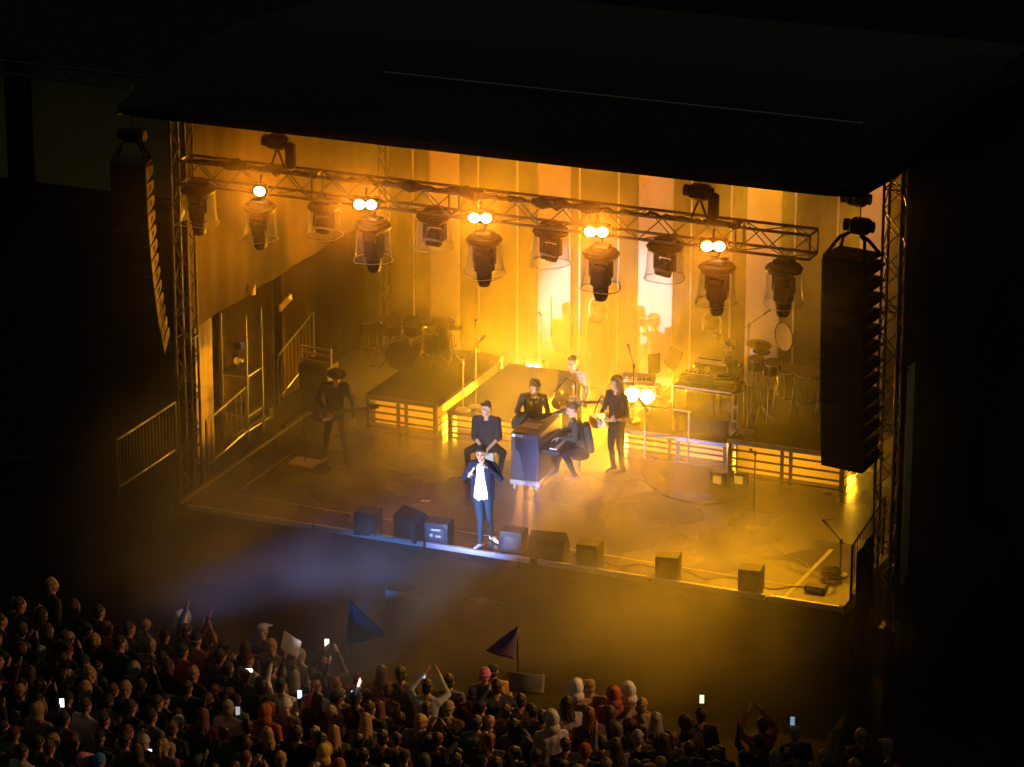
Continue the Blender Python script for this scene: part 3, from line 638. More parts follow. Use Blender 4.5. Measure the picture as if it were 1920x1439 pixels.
for p, y, r_, lb in ((1423,645,.23,'larger dark cymbal above the right percussion'), (1428,658,.16,'small cymbal just below the larger one on the right percussion'), (1545,683,.2,'dark cymbal next to the hanging loudspeakers on the right')):
    q = aty(p, y, 6.1); cymbal(lb, (q.x, q.y, 2.1), r_, (.05, .12), q.z-2.1)
q = aty(1470, 632, 7.6); t = thing('gong', 'round pale disc hanging on edge behind the right percussion', 'gong', (q.x, q.y, 2.1), R(-35))
gz = q.z-2.1
MB().lathe([(0,.01), (.2,.012), (.25,.0), (.24,-.03), (0,-.01)], (0,0,gz), 30, (0,-1,.08)).obj('disc', mat('gong_pale', (.5,.42,.28), .35, .5), t, True)
MB().tube([(.27*math.cos(a), 0, gz+.27*math.sin(a)) for a in [2*math.pi*i/28 for i in range(28)]], .012, 6, closed=True).cyl((0,0,0), (0,0,gz-.27), .014).obj('frame', black_metal, t)
# moving lamps standing upstage, seen under the truss
for p, y, lb in ((1122,575,'moving lamp with bright curved arms standing before the backdrop, under the third twin lamps'), (1335,602,'moving lamp with bright curved arms standing before the backdrop, under the rightmost twin lamps')):
    q = aty(p, y, 8.7); t = thing('upstage_moving_lamp', lb, 'stage lamp', (q.x, q.y, DZ), 0, 'moving lamps standing upstage'); z = q.z-DZ
    MB().box((0,0,(z-.3)/2), (.36,.3,z-.3), bev=.02).obj('pillar', mat('brown_pillar', (.08,.05,.03), .6), t)
    MB().box((0,0,z-.26), (.3,.28,.1), bev=.03).obj('base', black_plastic, t)
    MB().tube([(-.17,0,z-.22), (-.19,0,z), (-.14,0,z+.1), (-.06,0,z+.16)], .02, 6).tube([(.17,0,z-.22), (.19,0,z), (.14,0,z+.1), (.06,0,z+.16)], .02, 6).obj('yoke', mat('pale_yoke', (.6,.55,.5), .3), t, True)
    MB().lathe([(0,-.14), (.11,-.13), (.14,-.03), (.13,.1), (.08,.14), (0,.15)], (0,0,z), 18, (0,-.5,1)).obj('head', black_plastic, t, True)

# ------------------------------------------------------------------ keyboards
q = atz(1205, 788, DZ+.0); kq = aty(1197, 712, 6.3)
t = thing('keyboard', 'small keyboard on a stand in front of the blazing lamp', 'keyboard', (kq.x, kq.y, 1.9), R(12))
kz = kq.z-1.9
MB().box((0,0,kz), (.62,.3,.09), bev=.02, rx=R(20)).obj('case', mat('keyboard_case', (.12,.1,.09), .4), t)
wk = MB(); bk = MB()
M = Matrix.Rotation(R(20), 3, 'X')
for i in range(22): wk.box(Vector((0,0,kz))+M@Vector((-.27+i*.0257,-.07,.05)), (.0235,.14,.015), rx=R(20))
for i in range(21):
    if i % 7 not in (2,6): bk.box(Vector((0,0,kz))+M@Vector((-.257+i*.0257,-.04,.062)), (.012,.09,.015), rx=R(20))
wk.obj('white_key', mat('ivory_key', (.75,.72,.66), .3), t); bk.obj('black_key', black_plastic, t)
MB().cyl((-.25,0,kz-.05), (.2,0,0), .016).cyl((.25,0,kz-.05), (-.2,0,0), .016).box((-.2,0,.01), (.03,.4,.02)).box((.2,0,.01), (.03,.4,.02)).obj('stand', black_metal, t)
# keyboard desk
d0 = aty(1263, 722, 5.6); d1 = aty(1372, 737, 5.6); zt = (d0.z+d1.z)/2
t = thing('keyboard_desk', 'black keyboard desk with a shiny pale front edge on the riser', 'desk', (d0.x, 5.6, 1.9)); L = d1.x-d0.x; h = zt-1.9
MB().box((L/2,.35,h-.03), (L,.7,.05)).obj('top', deck_m, t)
MB().box((L/2,-.01,h-.01), (L,.02,.025)).obj('front_edge', mat('shiny_edge'), t)
for x, y in ((0,.02),(L,.02),(0,.68),(L,.68)): MB().cyl((x,y,0), (x,y,h-.05), .02).obj('leg', steel_dark, t)
MB().box((L/2,.3,.14), (L-.15,.5,.28), bev=.01).box((L/2,.5,.42), (L-.1,.02,.3)).obj('shelf_box', mat('desk_box', (.012,.011,.009), .8, spec=.1), t)
t2 = thing('stage_piano', 'long black electric piano lying on the keyboard desk', 'keyboard', (d0.x+L*.5, 5.95, zt)); 
MB().box((0,0,.07), (L*.95,.36,.13), bev=.02).obj('case', black_plastic, t2)
wk = MB(); bk = MB()
for i in range(42): wk.box((-L*.45+i*L*.9/42+.008,.06,.14), (L*.9/42-.002,.14,.012))
for i in range(41):
    if i % 7 not in (2,6): bk.box((-L*.44+i*L*.9/42+.018,.04,.15), (.011,.09,.014))
wk.obj('white_key', mat('ivory_key'), t2); bk.obj('black_key', black_plastic, t2)
t2 = thing('second_keyboard', 'upper keyboard raised behind the electric piano on the desk', 'keyboard', (d0.x+L*.52, 6.35, zt)); MB().box((0,0,.2), (L*.8,.28,.09), bev=.02, rx=R(12)).box((-L*.3,0,.08), (.04,.2,.17)).box((L*.3,0,.08), (.04,.2,.17)).obj('case', black_plastic, t2)
wk = MB()
for i in range(34): wk.box((-L*.37+i*L*.74/34,-.03,.255), (L*.74/34-.002,.13,.012), rx=R(12))
wk.obj('white_key', mat('ivory_key'), t2)
for x_ in (-.3,.1): MB().cyl((L*x_,.1,.24), (L*x_,.1,.3), .018).obj('knob', chrome, t2)
# music stands
for p, y, lb, a in ((1226,682,'dark music stand tilted to the left above the keyboard', -.35), (1262,672,'dark music stand behind the keyboard desk, right of the tilted one', .25)):
    q = aty(p, y, 6.7); t = thing('music_stand', lb, 'music stand', (q.x, q.y, 1.9), R(-20), 'music stands'); z = q.z-1.9
    MB().box((0,0,z), (.3,.015,.36), rx=R(-20), ry=a, bev=.005).box((0,-.03,z-.19), (.26,.07,.015), ry=a).obj('desk', black_metal, t)
    MB().cyl((0,0,.15), (0,0,z-.1), .012).obj('post', black_metal, t)
    for a_ in (30,150,270): MB().cyl((0,0,.18), (.22*math.cos(R(a_)),.22*math.sin(R(a_)),.01), .009, n=6).obj('leg', black_metal, t)
# tall posts of the lamp frame on the riser
fr = thing('riser_guard_rail', 'thin steel guard rail standing at the front of the keyboard riser', 'guard rail', (aty(1209,870,5.3).x, 5.3, DZ))
x1 = aty(1372,870,5.3).x-aty(1209,870,5.3).x
for x, h_ in ((0,1.0), (x1*.5,1.0), (x1,1.42), (x1+.09,1.42)): MB().cyl((x,0,0), (x,0,h_), .018).obj('post', dim, fr)
MB().cyl((0,0,1.0), (x1*.52,0,1.0), .015).obj('rail', dim, fr)
q = MB()
for zz in (.5,.75,.95,1.2): q.box((x1+.045,0,zz), (.12,.05,.05))
q.obj('clamp', chrome, fr)
# spare lamp between the risers with yellow box and small things
for p, y, lb in ((1345,905,'low yellow lit floor lamp left of the post between the right risers'), (1385,905,'low yellow lit floor lamp right of the post between the right risers')):
    q = atz(p, y+6, DZ); t = thing('floor_light', lb, 'floor lamp', q, 0, 'small floor lamps between the right risers')
    MB().box((0,.05,.11), (.2,.12,.2), bev=.02).obj('housing', black_plastic, t); MB().box((0,-.013,.11), (.15,.008,.14)).obj('lens', glow_mat('dim_lamp', (1,.5,.05), .5), t)
    for s_ in (-1,1): MB().box((s_*.13,.05,.12), (.04,.06,.24)).obj('side_plate', black_metal, t)

# ------------------------------------------------------------------ upright piano case, stools, cajon
pb = atz(958, 918, DZ); pr_ = atz(1015, 928, DZ)
t = thing('upright_piano', 'black boxed piano seen from its end, on a wheeled board', 'piano', pb, R(3)); wd = .52; H_ = 1.07
MB().box((wd/2,.55,.2+(H_-.2)/2), (wd,1.1,H_-.2), bev=.015).obj('cabinet', mat('piano_black', (.035,.033,.045), .35), t)
MB().box((wd/2,.55,.15), (wd+.03,1.14,.09), bev=.01).obj('wheel_board', mat('grey_board', (.45,.43,.45), .5), t)
for x in (.06,wd-.06):
    for y in (.06,1.04):
        wv = MB().cyl((x-.02,y,.055), (x+.02,y,.055), .052, n=14).obj('caster', mat('pale_caster', (.7,.68,.66), .35), t); MB().box((x,y,.1), (.06,.06,.02)).obj('caster_plate', alu, wv)
MB().box((wd+.17,.62,.72), (.36,1.0,.1), bev=.02).obj('key_bed', black_plastic, t)
wk = MB(); bk = MB()
for i in range(36): wk.box((wd+.2,.18+i*.0245,.775), (.14,.0225,.014))
for i in range(35):
    if i % 7 not in (2,6): bk.box((wd+.16,.192+i*.0245,.785), (.09,.012,.014))
wk.obj('white_key', mat('ivory_key'), t); bk.obj('black_key', black_plastic, t)
MB().box((.12,.0,H_-.06), (.2,.012,.05)).obj('name_plate', mat('pale_plate', (.55,.5,.5), .4), t)
t = thing('closed_laptop', 'thin grey folder lying open on top of the boxed piano', 'folder', pb+Vector((.22,.4,H_+.005))); MB().box((0,0,.01), (.32,.24,.012), bev=.004).obj('base', mat('grey_metal', (.3,.27,.3), .35), t); MB().box((0,.02,.022), (.28,.18,.008)).obj('sheet', mat('dull_paper', (.35,.3,.3), .7), t)
sp = atz(1086, 900, DZ)
t = thing('piano_stool', 'round stool with a bright chrome tripod under the pianist', 'stool', sp)
MB().lathe([(0,.5), (.17,.5), (.19,.46), (.17,.42), (0,.42)], n=22).obj('seat', black_plastic, t, True); MB().cyl((0,0,.05), (0,0,.43), .02).cyl((0,0,.24), (0,0,.31), .035).obj('post', chrome, t)
for a in (330,210,90): MB().cyl((0,0,.2), (.28*math.cos(R(a)),.28*math.sin(R(a)),.01), .012, n=6).obj('leg', chrome, t)
cj = atz(912, 893, DZ)
t = thing('box_drum', 'grey green box drum under the seated man behind the singer', 'box drum', cj, R(14))
MB().box((0,0,.26), (.32,.32,.48), bev=.012).obj('body', mat('cajon_side', (.12,.12,.12), .5), t); MB().box((0,-.166,.26), (.31,.012,.47), bev=.004).obj('front_plate', mat('cajon_front', (.30,.34,.31), .5), t)
for x in (-.12,.12):
    for y in (-.12,.12): MB().cyl((x,y,0), (x,y,.025), .02).obj('foot', black_plastic, t)

# ------------------------------------------------------------------ floor monitors and boxes along the front
blue_grey = mat('monitor_paint', (.013,.014,.017), .65, bump=.2, bscale=40)
def cube_box(label, p, y, w=.4, h=.42, d=.36, rz=0, face=False):
    q = atz(p, y, DZ); t = thing('monitor_box', label, 'loudspeaker', q, rz, 'black boxes along the stage front')
    e = MB().prism([(-d/2,0), (d/2,0), (d/2,h*.92), (d*.2,h), (-d/2,h*.97)], lambda u, v, k: Vector((k,u,v)), -w/2, w/2).obj('cabinet', blue_grey, t)
    MB().box((0,d/2+.006,h*.5), (w-.05,.01,h-.1)).obj('grille', grille, t)
    MB().box((0,-d/2-.004,h*.5), (w*.7,.008,h*.55)).obj('back_plate', mat('back_plate', (.035,.037,.042), .5), t)
    MB().box((0,-d/2-.014,h*.7), (w*.4,.012,.03)).box((-w*.2,-d/2-.014,h*.45), (.05,.012,.05)).box((w*.1,-d/2-.014,h*.42), (.1,.012,.03)).obj('connector', mat('pale_label', (.5,.5,.5), .5) if face else mat('dull_label', (.05,.05,.05), .5), t)
    for s_ in (-1,1): MB().box((s_*(w/2+.003),0,h*.62), (.01,.12,.04)).obj('handle', black_plastic, t)
    return t
def wedge(label, p, y, w=.62, d=.45, h=.4, rz=0, tilt=1):
    q = atz(p, y, DZ); t = thing('floor_monitor', label, 'loudspeaker', q, rz, 'wedge monitors along the stage front')
    MB().prism([(-d/2,0), (d/2,0), (d/2,.09), (-d*.12,h), (-d/2,h*.72)], lambda u, v, k: Vector((k,u,v)), -w/2, w/2).obj('cabinet', blue_grey, t)
    n_ = Vector((0, h-.09, d*.62)).normalized()
    a = Vector((0,d/2,.09)); b_ = Vector((0,-d*.12,h)); f = lambda u, v, k: Vector((u, 0, 0))+a.lerp(b_, v)+n_*k
    MB().prism([(-w/2+.03,.06), (w/2-.03,.06), (w/2-.03,.94), (-w/2+.03,.94)], f, .001, .012).obj('grille', grille, t)
    for s_ in (-1,1): MB().box((s_*(w/2+.003),-.05,.2), (.01,.14,.05)).obj('handle', black_plastic, t)
    MB().box((0,-d/2-.006,.15), (.24,.012,.1)).obj('connector_plate', mat('back_plate'), t)
    return t
cube_box('square black box at the left end of the stage front', 690, 998, .4, .42, rz=R(8))
wedge('large dark blue wedge monitor left of the box with bright labels', 783, 1004, .56, .6, .5, rz=R(-25))
cube_box('dark blue box with bright labels at the singer left side', 824, 1016, .4, .4, rz=R(6), face=True)
cube_box('brownish box right of the singer shoes', 964, 1032, .38, .4, rz=R(4))
wedge('wide black wedge monitor beside the brownish box', 1030, 1036, .6, .5, .4, rz=R(10))
cube_box('small black cube right of the wide wedge monitor', 1106, 1057, .37, .4, rz=R(5))
cube_box('lone black cube in the yellow mist near the stage front', 1253, 1082, .38, .42, rz=R(10))
cube_box('rightmost black cube near the corner of the stage front', 1408, 1106, .37, .42, rz=R(8))

# cables on the floor
def floor_cable(label, pts, r=.009, z=DZ, m=None):
    P = [atz(a, b_, z+.012) for a, b_ in pts]; out = []
    for i in range(len(P)-1):
        p0 = P[max(i-1,0)]; p1 = P[i]; p2 = P[i+1]; p3 = P[min(i+2, len(P)-1)]
        for k in range(6):
            s = k/6; out.append(.5*((2*p1)+(-p0+p2)*s+(2*p0-5*p1+4*p2-p3)*s*s+(-p0+3*p1-3*p2+p3)*s**3))
    out.append(P[-1]); o = MB().tube(out, r, 6).obj('cable', m or cable_m, None, True); tag(o, label, 'cable', 'cables on the stage floor'); return o
floor_cable('black cable on the floor between the wedge and the small cube', [(1060,1045), (1075,1038), (1088,1050), (1098,1062), (1090,1068)])
floor_cable('black cable curling from the lone cube toward the rightmost cube', [(1128,1048), (1160,1062), (1200,1058), (1235,1066), (1290,1072), (1320,1085), (1360,1082), (1400,1090)])
floor_cable('black cable from the rightmost cube toward the stage corner', [(1430,1100), (1450,1105), (1490,1100), (1540,1102), (1560,1092)])
floor_cable('thin pale cable on the floor in the yellow mist', [(1450,1028), (1480,1042), (1510,1058), (1520,1072)], m=mat('pale_cable', (.4,.38,.3), .5))
floor_cable('thin cable running across the floor at the left of the stage', [(600,870), (640,880), (700,872), (760,890), (800,880)])
floor_cable('black cable beside the guitarist feet', [(1120,895), (1150,905), (1200,900), (1250,930), (1330,945), (1400,930)])
rr_ = random.Random(5); P = []
cc = atz(1560, 1086, DZ)
for i in range(90): a = i*.55; r_ = .1+.08*rr_.random(); P.append(cc+Vector((r_*math.cos(a)*1.1, r_*math.sin(a), .02+.0015*i+.02*rr_.random())))
o = MB().tube(P, .012, 6).obj('cable_coil', mat('shiny_cable', (.03,.03,.03), .2), None, True); tag(o, 'coiled black cable heap at the right end of the stage front', 'cable')
t = thing('stage_box', 'low black cable box beside the coiled cable', 'cable box', atz(1530,1108,DZ)); MB().box((0,0,.05), (.35,.2,.1), bev=.01).obj('case', black_plastic, t); MB().box((0,-.103,.05), (.26,.006,.05)).obj('socket_panel', alu, t)
# set list sheet, bottle-like small objects
for p, y, lb, rz in ((798,940,'small sheet glint on the floor behind the dark blue wedge', .3),):
    o = MB().box((0,0,.003), (.16,.1,.004)).obj('paper_sheet', mat('white_paper', (.7,.68,.64), .4), None); o.location = atz(p, y, DZ); o.rotation_euler = (0,0,rz); tag(o, lb, 'paper')

# ------------------------------------------------------------------ pit in front of the stage
def pit_case(label, p, y, w, d, h, top, thing_on=None):
    q = atz(p, y, h); t = thing('pit_case', label, 'case', (q.x, q.y, 0), R(4), 'low cases in the pit')
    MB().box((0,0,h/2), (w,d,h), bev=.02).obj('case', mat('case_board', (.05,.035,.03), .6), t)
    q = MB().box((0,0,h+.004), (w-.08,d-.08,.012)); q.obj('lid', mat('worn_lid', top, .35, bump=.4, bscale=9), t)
    for sx in (-1,1):
        for sy in (-1,1): MB().ell((sx*(w/2-.03), sy*(d/2-.03), h+.006), (.03,.03,.018), 8, 6).obj('corner_ball', chrome, t)
    return q
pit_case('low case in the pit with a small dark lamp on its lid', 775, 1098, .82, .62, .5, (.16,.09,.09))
q = atz(777, 1096, .52); t = thing('small_spotlight', 'small dark lamp standing on the low case in the pit', 'lamp', q); MB().cyl((0,-.06,.09), (0,.08,.12), .07, .06, 14).obj('head', black_plastic, t, True); MB().box((0,0,.015), (.16,.12,.03), bev=.01).box((-.08,0,.06), (.012,.05,.1)).box((.08,0,.06), (.012,.05,.1)).obj('bracket', black_metal, t)
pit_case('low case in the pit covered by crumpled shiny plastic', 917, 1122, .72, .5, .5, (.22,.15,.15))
q = atz(917, 1122, .515); rr_ = random.Random(2); m_ = MB(); n = 14; vs = []; fs = []
for i in range(n+1):
    for j in range(n+1): vs.append((-.36+.72*i/n+rr_.uniform(-.015,.015), -.25+.5*j/n+rr_.uniform(-.015,.015), .01+.07*rr_.random()**2))
for i in range(n):
    for j in range(n): a = i*(n+1)+j; fs.append((a, a+1, a+n+2)); fs.append((a, a+n+2, a+n+1))
o = m_.add(vs, fs).obj('plastic_sheet', mat('shiny_plastic', (.45,.4,.42), .12, alpha=.55), None); o.location = q; tag(o, 'crumpled clear plastic sheet spread over the low case in the pit', 'sheet')
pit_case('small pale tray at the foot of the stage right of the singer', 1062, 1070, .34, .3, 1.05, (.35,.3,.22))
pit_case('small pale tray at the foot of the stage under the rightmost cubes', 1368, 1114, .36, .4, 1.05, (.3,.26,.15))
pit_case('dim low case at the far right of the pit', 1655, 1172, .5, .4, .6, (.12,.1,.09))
# gear rack in the left wing
q = aty(455, 740, 4.2); r0_ = atx(455, 738, -6.5)
t = thing('gear_rack', 'steel rack in the left wing loaded with glinting lamps', 'rack', (r0_.x, r0_.y, DZ)); 
for x, y in ((-.25,-.3),(.25,-.3),(-.25,.3),(.25,.3)): MB().cyl((x,y,0), (x,y,2.4), .02).obj('post', dim, t)
for z in (.5,1.25): MB().box((0,0,z), (.5,.62,.03)).obj('shelf', dim, t)
rr_ = random.Random(11)
for i in range(6):
    c = Vector((rr_.uniform(-.15,.15), rr_.uniform(-.22,.22), 1.35+.16*(i//2))); MB().cyl(c, c+Vector((rr_.uniform(-.1,.1),-.12,.03)), .06, .07, 12).obj('spare_lamp', chrome if i % 2 else brass, t, True)
r1_ = atx(597, 650, -5.9)
t = thing('equipment_shelf', 'dim shelf of cases with pale rails at the left of the drum riser', 'shelf', (r1_.x, r1_.y, DZ))
MB().box((0,0,.45), (.6,.5,.9), bev=.02).obj('case', mat('case_board'), t)
for z in (.95,1.08,1.2): MB().box((0,-.1,z), (.62,.05,.03), ry=.03).obj('rail', mat('pale_rail', (.4,.32,.2), .4), t)
for s_ in (-1,1): MB().box((s_*.3,-.1,1.05), (.03,.05,.34)).obj('upright', mat('pale_rail'), t)
w0 = atx(535, 568, -6.4)
o = MB().box((0,0,0), (.04,.5,.14), bev=.01).obj('side_panel', mat('pale_orange', (.8,.55,.25), .4), None); o.location = w0; tag(o, 'small tilted pale orange panel high on the left wing wall', 'panel'); o.rotation_euler = (R(12), 0, 0)  # plain panel in one even pale orange
w1 = atx(474, 545, -6.4)
o = MB().prism([(-.05,-.08), (.08,-.1), (.08,.1), (-.02,.03)], lambda u, v, k: Vector((k,u,v)), -.02, .02).obj('small_sign', mat('pale_orange'), None); o.location = w1; tag(o, 'tiny bright triangular plate high on the left wing wall', 'plate')
for (a, b_, lb) in (((440,818),(498,780),'pair of pale rails lying on the floor at the left wing'), ((575,700),(622,672),'pale ramp edge on the floor left of the drum riser')):
    p0, p1 = atz(*a, DZ+.03), atz(*b_, DZ+.03); o = MB().cyl(Vector(), p1-p0, .018, n=6).cyl(Vector((.1,0,0)), p1-p0+Vector((.1,0,0)), .018, n=6).obj('floor_rail', alu, None); o.location = p0; tag(o, lb, 'rail', 'floor rails at the left')
# ------------------------------------------------------------------ people
V = Vector
skin_m = mat('skin', (.42,.24,.16), .5); eye_m = mat('eye_dark', (.03,.02,.02), .3); lip_m = mat('lips', (.33,.13,.1), .5)
navy = mat('navy_cloth', (.012,.014,.026), .85, bump=.5, bscale=9, spec=.15); blackc = mat('black_garment', (.009,.009,.01), .9, bump=.5, bscale=9, spec=.15)
white_shirt = mat('white_shirt', (.75,.76,.75), .75, bump=.35, bscale=10); teal_tr = mat('dark_blue_trousers', (.01,.022,.038), .8, bump=.5, bscale=8, spec=.2)
white_shoe = mat('white_shoe', (.75,.75,.75), .4); black_shoe = mat('black_shoe', (.02,.02,.02), .3); sweater = mat('pale_sweater', (.30,.27,.24), .85)
hair_m = mat('dark_hair', (.018,.012,.009), .45, bump=.7, bscale=45); hair_b = mat('brown_hair', (.06,.032,.015), .45, bump=.7, bscale=40)
def remeshed(mb, voxel, smooth=2, name='tmp'):
    me = mb.mesh(name, []); o = bpy.data.objects.new(name, me); S.collection.objects.link(o)
    md = o.modifiers.new('r', 'REMESH'); md.mode = 'VOXEL'; md.voxel_size = voxel; md.use_smooth_shade = True
    if smooth: sm = o.modifiers.new('s', 'SMOOTH'); sm.factor = .5; sm.iterations = smooth
    dg = bpy.context.evaluated_depsgraph_get(); dg.update()
    out = bpy.data.meshes.new_from_object(o.evaluated_get(dg)); bpy.data.objects.remove(o); bpy.data.meshes.remove(me)
    out.polygons.foreach_set('use_smooth', [True]*len(out.polygons)); out.name = name; return out
class Body:
    def __init__(s): s.p = []; s.mb = MB()
    def c(s, a, b, ra, rb, mi, n=12): a, b = V(a), V(b); s.mb.caps(a, b, ra, rb, 0, n); s.p.append((a, b, ra, rb, mi)); return s
    def e(s, c, r, mi, M=None, n=16): s.mb.ell(c, r, n, 10, 0, M); c = V(c); s.p.append((c, c, sum(r)/3, sum(r)/3, mi)); return s
    def hand(s, w, d, nrm, mi, curl=.6, r=.0095, thumb=1, fingers=True):
        w, d, nrm = V(w), V(d).normalized(), V(nrm); nrm = (nrm-d*nrm.dot(d)).normalized(); sd = d.cross(nrm)*thumb
        for k in (-1.1, 0, 1.1): s.c(w+sd*k*.012, w+d*.08+sd*k*.022, .017, .015, mi, 8)
        for i, L in enumerate((.07,.08,.074,.058)):
            b = w+d*.085+sd*(.033-.022*i); a1 = curl*.7+.06*i; a2 = curl*1.7+.06*i
            m = b+(d*math.cos(a1)+nrm*math.sin(a1))*L*.52; e = m+(d*math.cos(a2)+nrm*math.sin(a2))*L*.5
            s.c(b, m, r, r*.93, mi, 8); s.c(m, e, r*.93, r*.78, mi, 8)
        b = w+d*.025+sd*.03; m = b+(sd*.75+d*.55+nrm*.35).normalized()*.045; s.c(b, m, r*1.25, r*1.1, mi, 8); s.c(m, m+(d*.8+nrm*.5+sd*.1).normalized()*.035, r*1.1, r*.85, mi, 8)
    def build(s, mats, voxel, fn=None, name='body'):
        me = remeshed(s.mb, voxel, 2, name)
        for m in mats: me.materials.append(m)
        vs = [v.co.copy() for v in me.vertices]; mi = []
        P = [(a, b-a, (b-a).length_squared, ra, rb, m) for a, b, ra, rb, m in s.p]
        for poly in me.polygons:
            c = vs[poly.vertices[0]]; best = 9; bm = 0
            for a, ab, l2, ra, rb, m in P:
                if l2 < 1e-9: dd = (c-a).length-ra
                else:
                    t = (c-a).dot(ab)/l2; t = 0 if t < 0 else 1 if t > 1 else t; dd = (c-a-ab*t).length-ra-(rb-ra)*t
                if dd < best: best = dd; bm = m
            mi.append(fn(c, bm) if fn else bm)
        me.polygons.foreach_set('material_index', mi); return me
def rotm(yaw=0, pitch=0, roll=0): return Matrix.Rotation(yaw, 3, 'Z') @ Matrix.Rotation(pitch, 3, 'X') @ Matrix.Rotation(roll, 3, 'Y')
def human(J, hands=True, voxel=.0095, sleeve=1, ja=1.0):
    """materials: 0 skin 1 top 2 trousers 3 shoes 4 second top 5 lips"""
    B = Body(); P = V(J['pel']); C = V(J['chest']); shL, shR = V(J['shL']), V(J['shR']); l = (shR-shL).normalized(); N = V(J['neck'])
    hl = (V(J['hipR'])-V(J['hipL'])).normalized()
    w = J.get('w', 1.0)
    for k in (-1, 0, 1):
        B.c(P+hl*.075*k*w+V((0,0,-.02)), (P+C)/2+l*.065*k*w, .1*w if k else .105*w, .096*w if k else .1*w, 1); B.c((P+C)/2+l*.065*k*w, C+l*.088*k*w+V((0,0,.03)), .096*w if k else .1*w, .105*w if k else .108*w, 1)
    for sgn, sh, el, wr, key in ((-1, shL, 'elL', 'wrL', 'hL'), (1, shR, 'elR', 'wrR', 'hR')):
        el, wr = V(J[el]), V(J[wr])
        B.c(C+l*sgn*.08+V((0,0,.05)), sh, .085, .062*ja, 1); B.c(N+l*sgn*.02, sh+V((0,0,.01)), .05, .048, 1)
        B.c(sh, el, .058*ja, .047*ja, 1); fm = 1 if sleeve == 1 else 0
        if sleeve == 2: B.c(el, el.lerp(wr, .18), .047*ja, .045*ja, 1); 
        B.c(el, wr, .044*(ja if fm else .92), .031*(ja if fm else .85), fm)
        if hands:
            d, nrm, curl, th = J.get(key, (wr-el, V((-sgn,0,0)), .5, sgn)); B.hand(wr+V(d).normalized()*.01, d, nrm, 0, curl, thumb=th)
        else:
            d = (wr-el).normalized(); B.c(wr, wr+d*.07, .03, .034, 0, 8); B.c(wr+d*.08, wr+d*.15, .03, .018, 0, 8); B.c(wr+d*.03, wr+d*.09+V((.04*-sgn,0,0)), .016, .012, 0, 6)
    for hp, kn, an, td in (('hipL','knL','anL','toL'), ('hipR','knR','anR','toR')):
        hp, kn, an = V(J[hp]), V(J[kn]), V(J[an]); td = V(J.get(td, (0,-1,0))).normalized()
        B.c(hp, kn, .092*w, .064, 2); B.c(kn, an, .062, .043, 2); B.c(kn+V((0,.012,-.05)), kn.lerp(an, .45)+V((0,.02,0)), .055, .05, 2)
        B.c(an+V((0,0,-.02))-td*.03, an+V((0,0,-.045))-td*.045, .042, .04, 3, 8); B.c(an+V((0,0,-.04)), an+td*.15+V((0,0,-.055)), .042, .034, 3, 8); B.c(an+V((0,0,-.055))-td*.03, an+td*.17+V((0,0,-.06)), .032, .03, 3, 8)
    H = V(J['head']); M = rotm(*J.get('look', (0,0,0)))
    B.c(N+V((0,0,-.03)), H+M@V((0,.015,-.06)), .058, .052, 0)
    f = lambda x, y, z: H+M@V((x,y,z))
    B.e(f(0,.012,.03), (.076,.095,.093), 0, M); B.e(f(0,-.03,-.04), (.06,.062,.075), 0, M)
    B.c(f(0,-.088,.015), f(0,-.112,-.025), .009, .014, 0, 8); B.c(f(-.03,-.083,.032), f(.03,-.083,.032), .014, .014, 0, 8)
    B.c(f(-.018,-.086,-.058), f(.018,-.086,-.058), .009, .009, 5, 8); B.c(f(-.012,-.07,-.098), f(.012,-.07,-.098), .022, .022, 0, 8)
    for k in (-1, 1): B.e(f(.077*k,.01,-.005), (.012,.022,.032), 0, M); B.c(f(.05*k,-.055,-.01), f(.045*k,-.05,-.045), .022, .02, 0, 8)
    B.f = f; B.M = M; B.H = H; return B
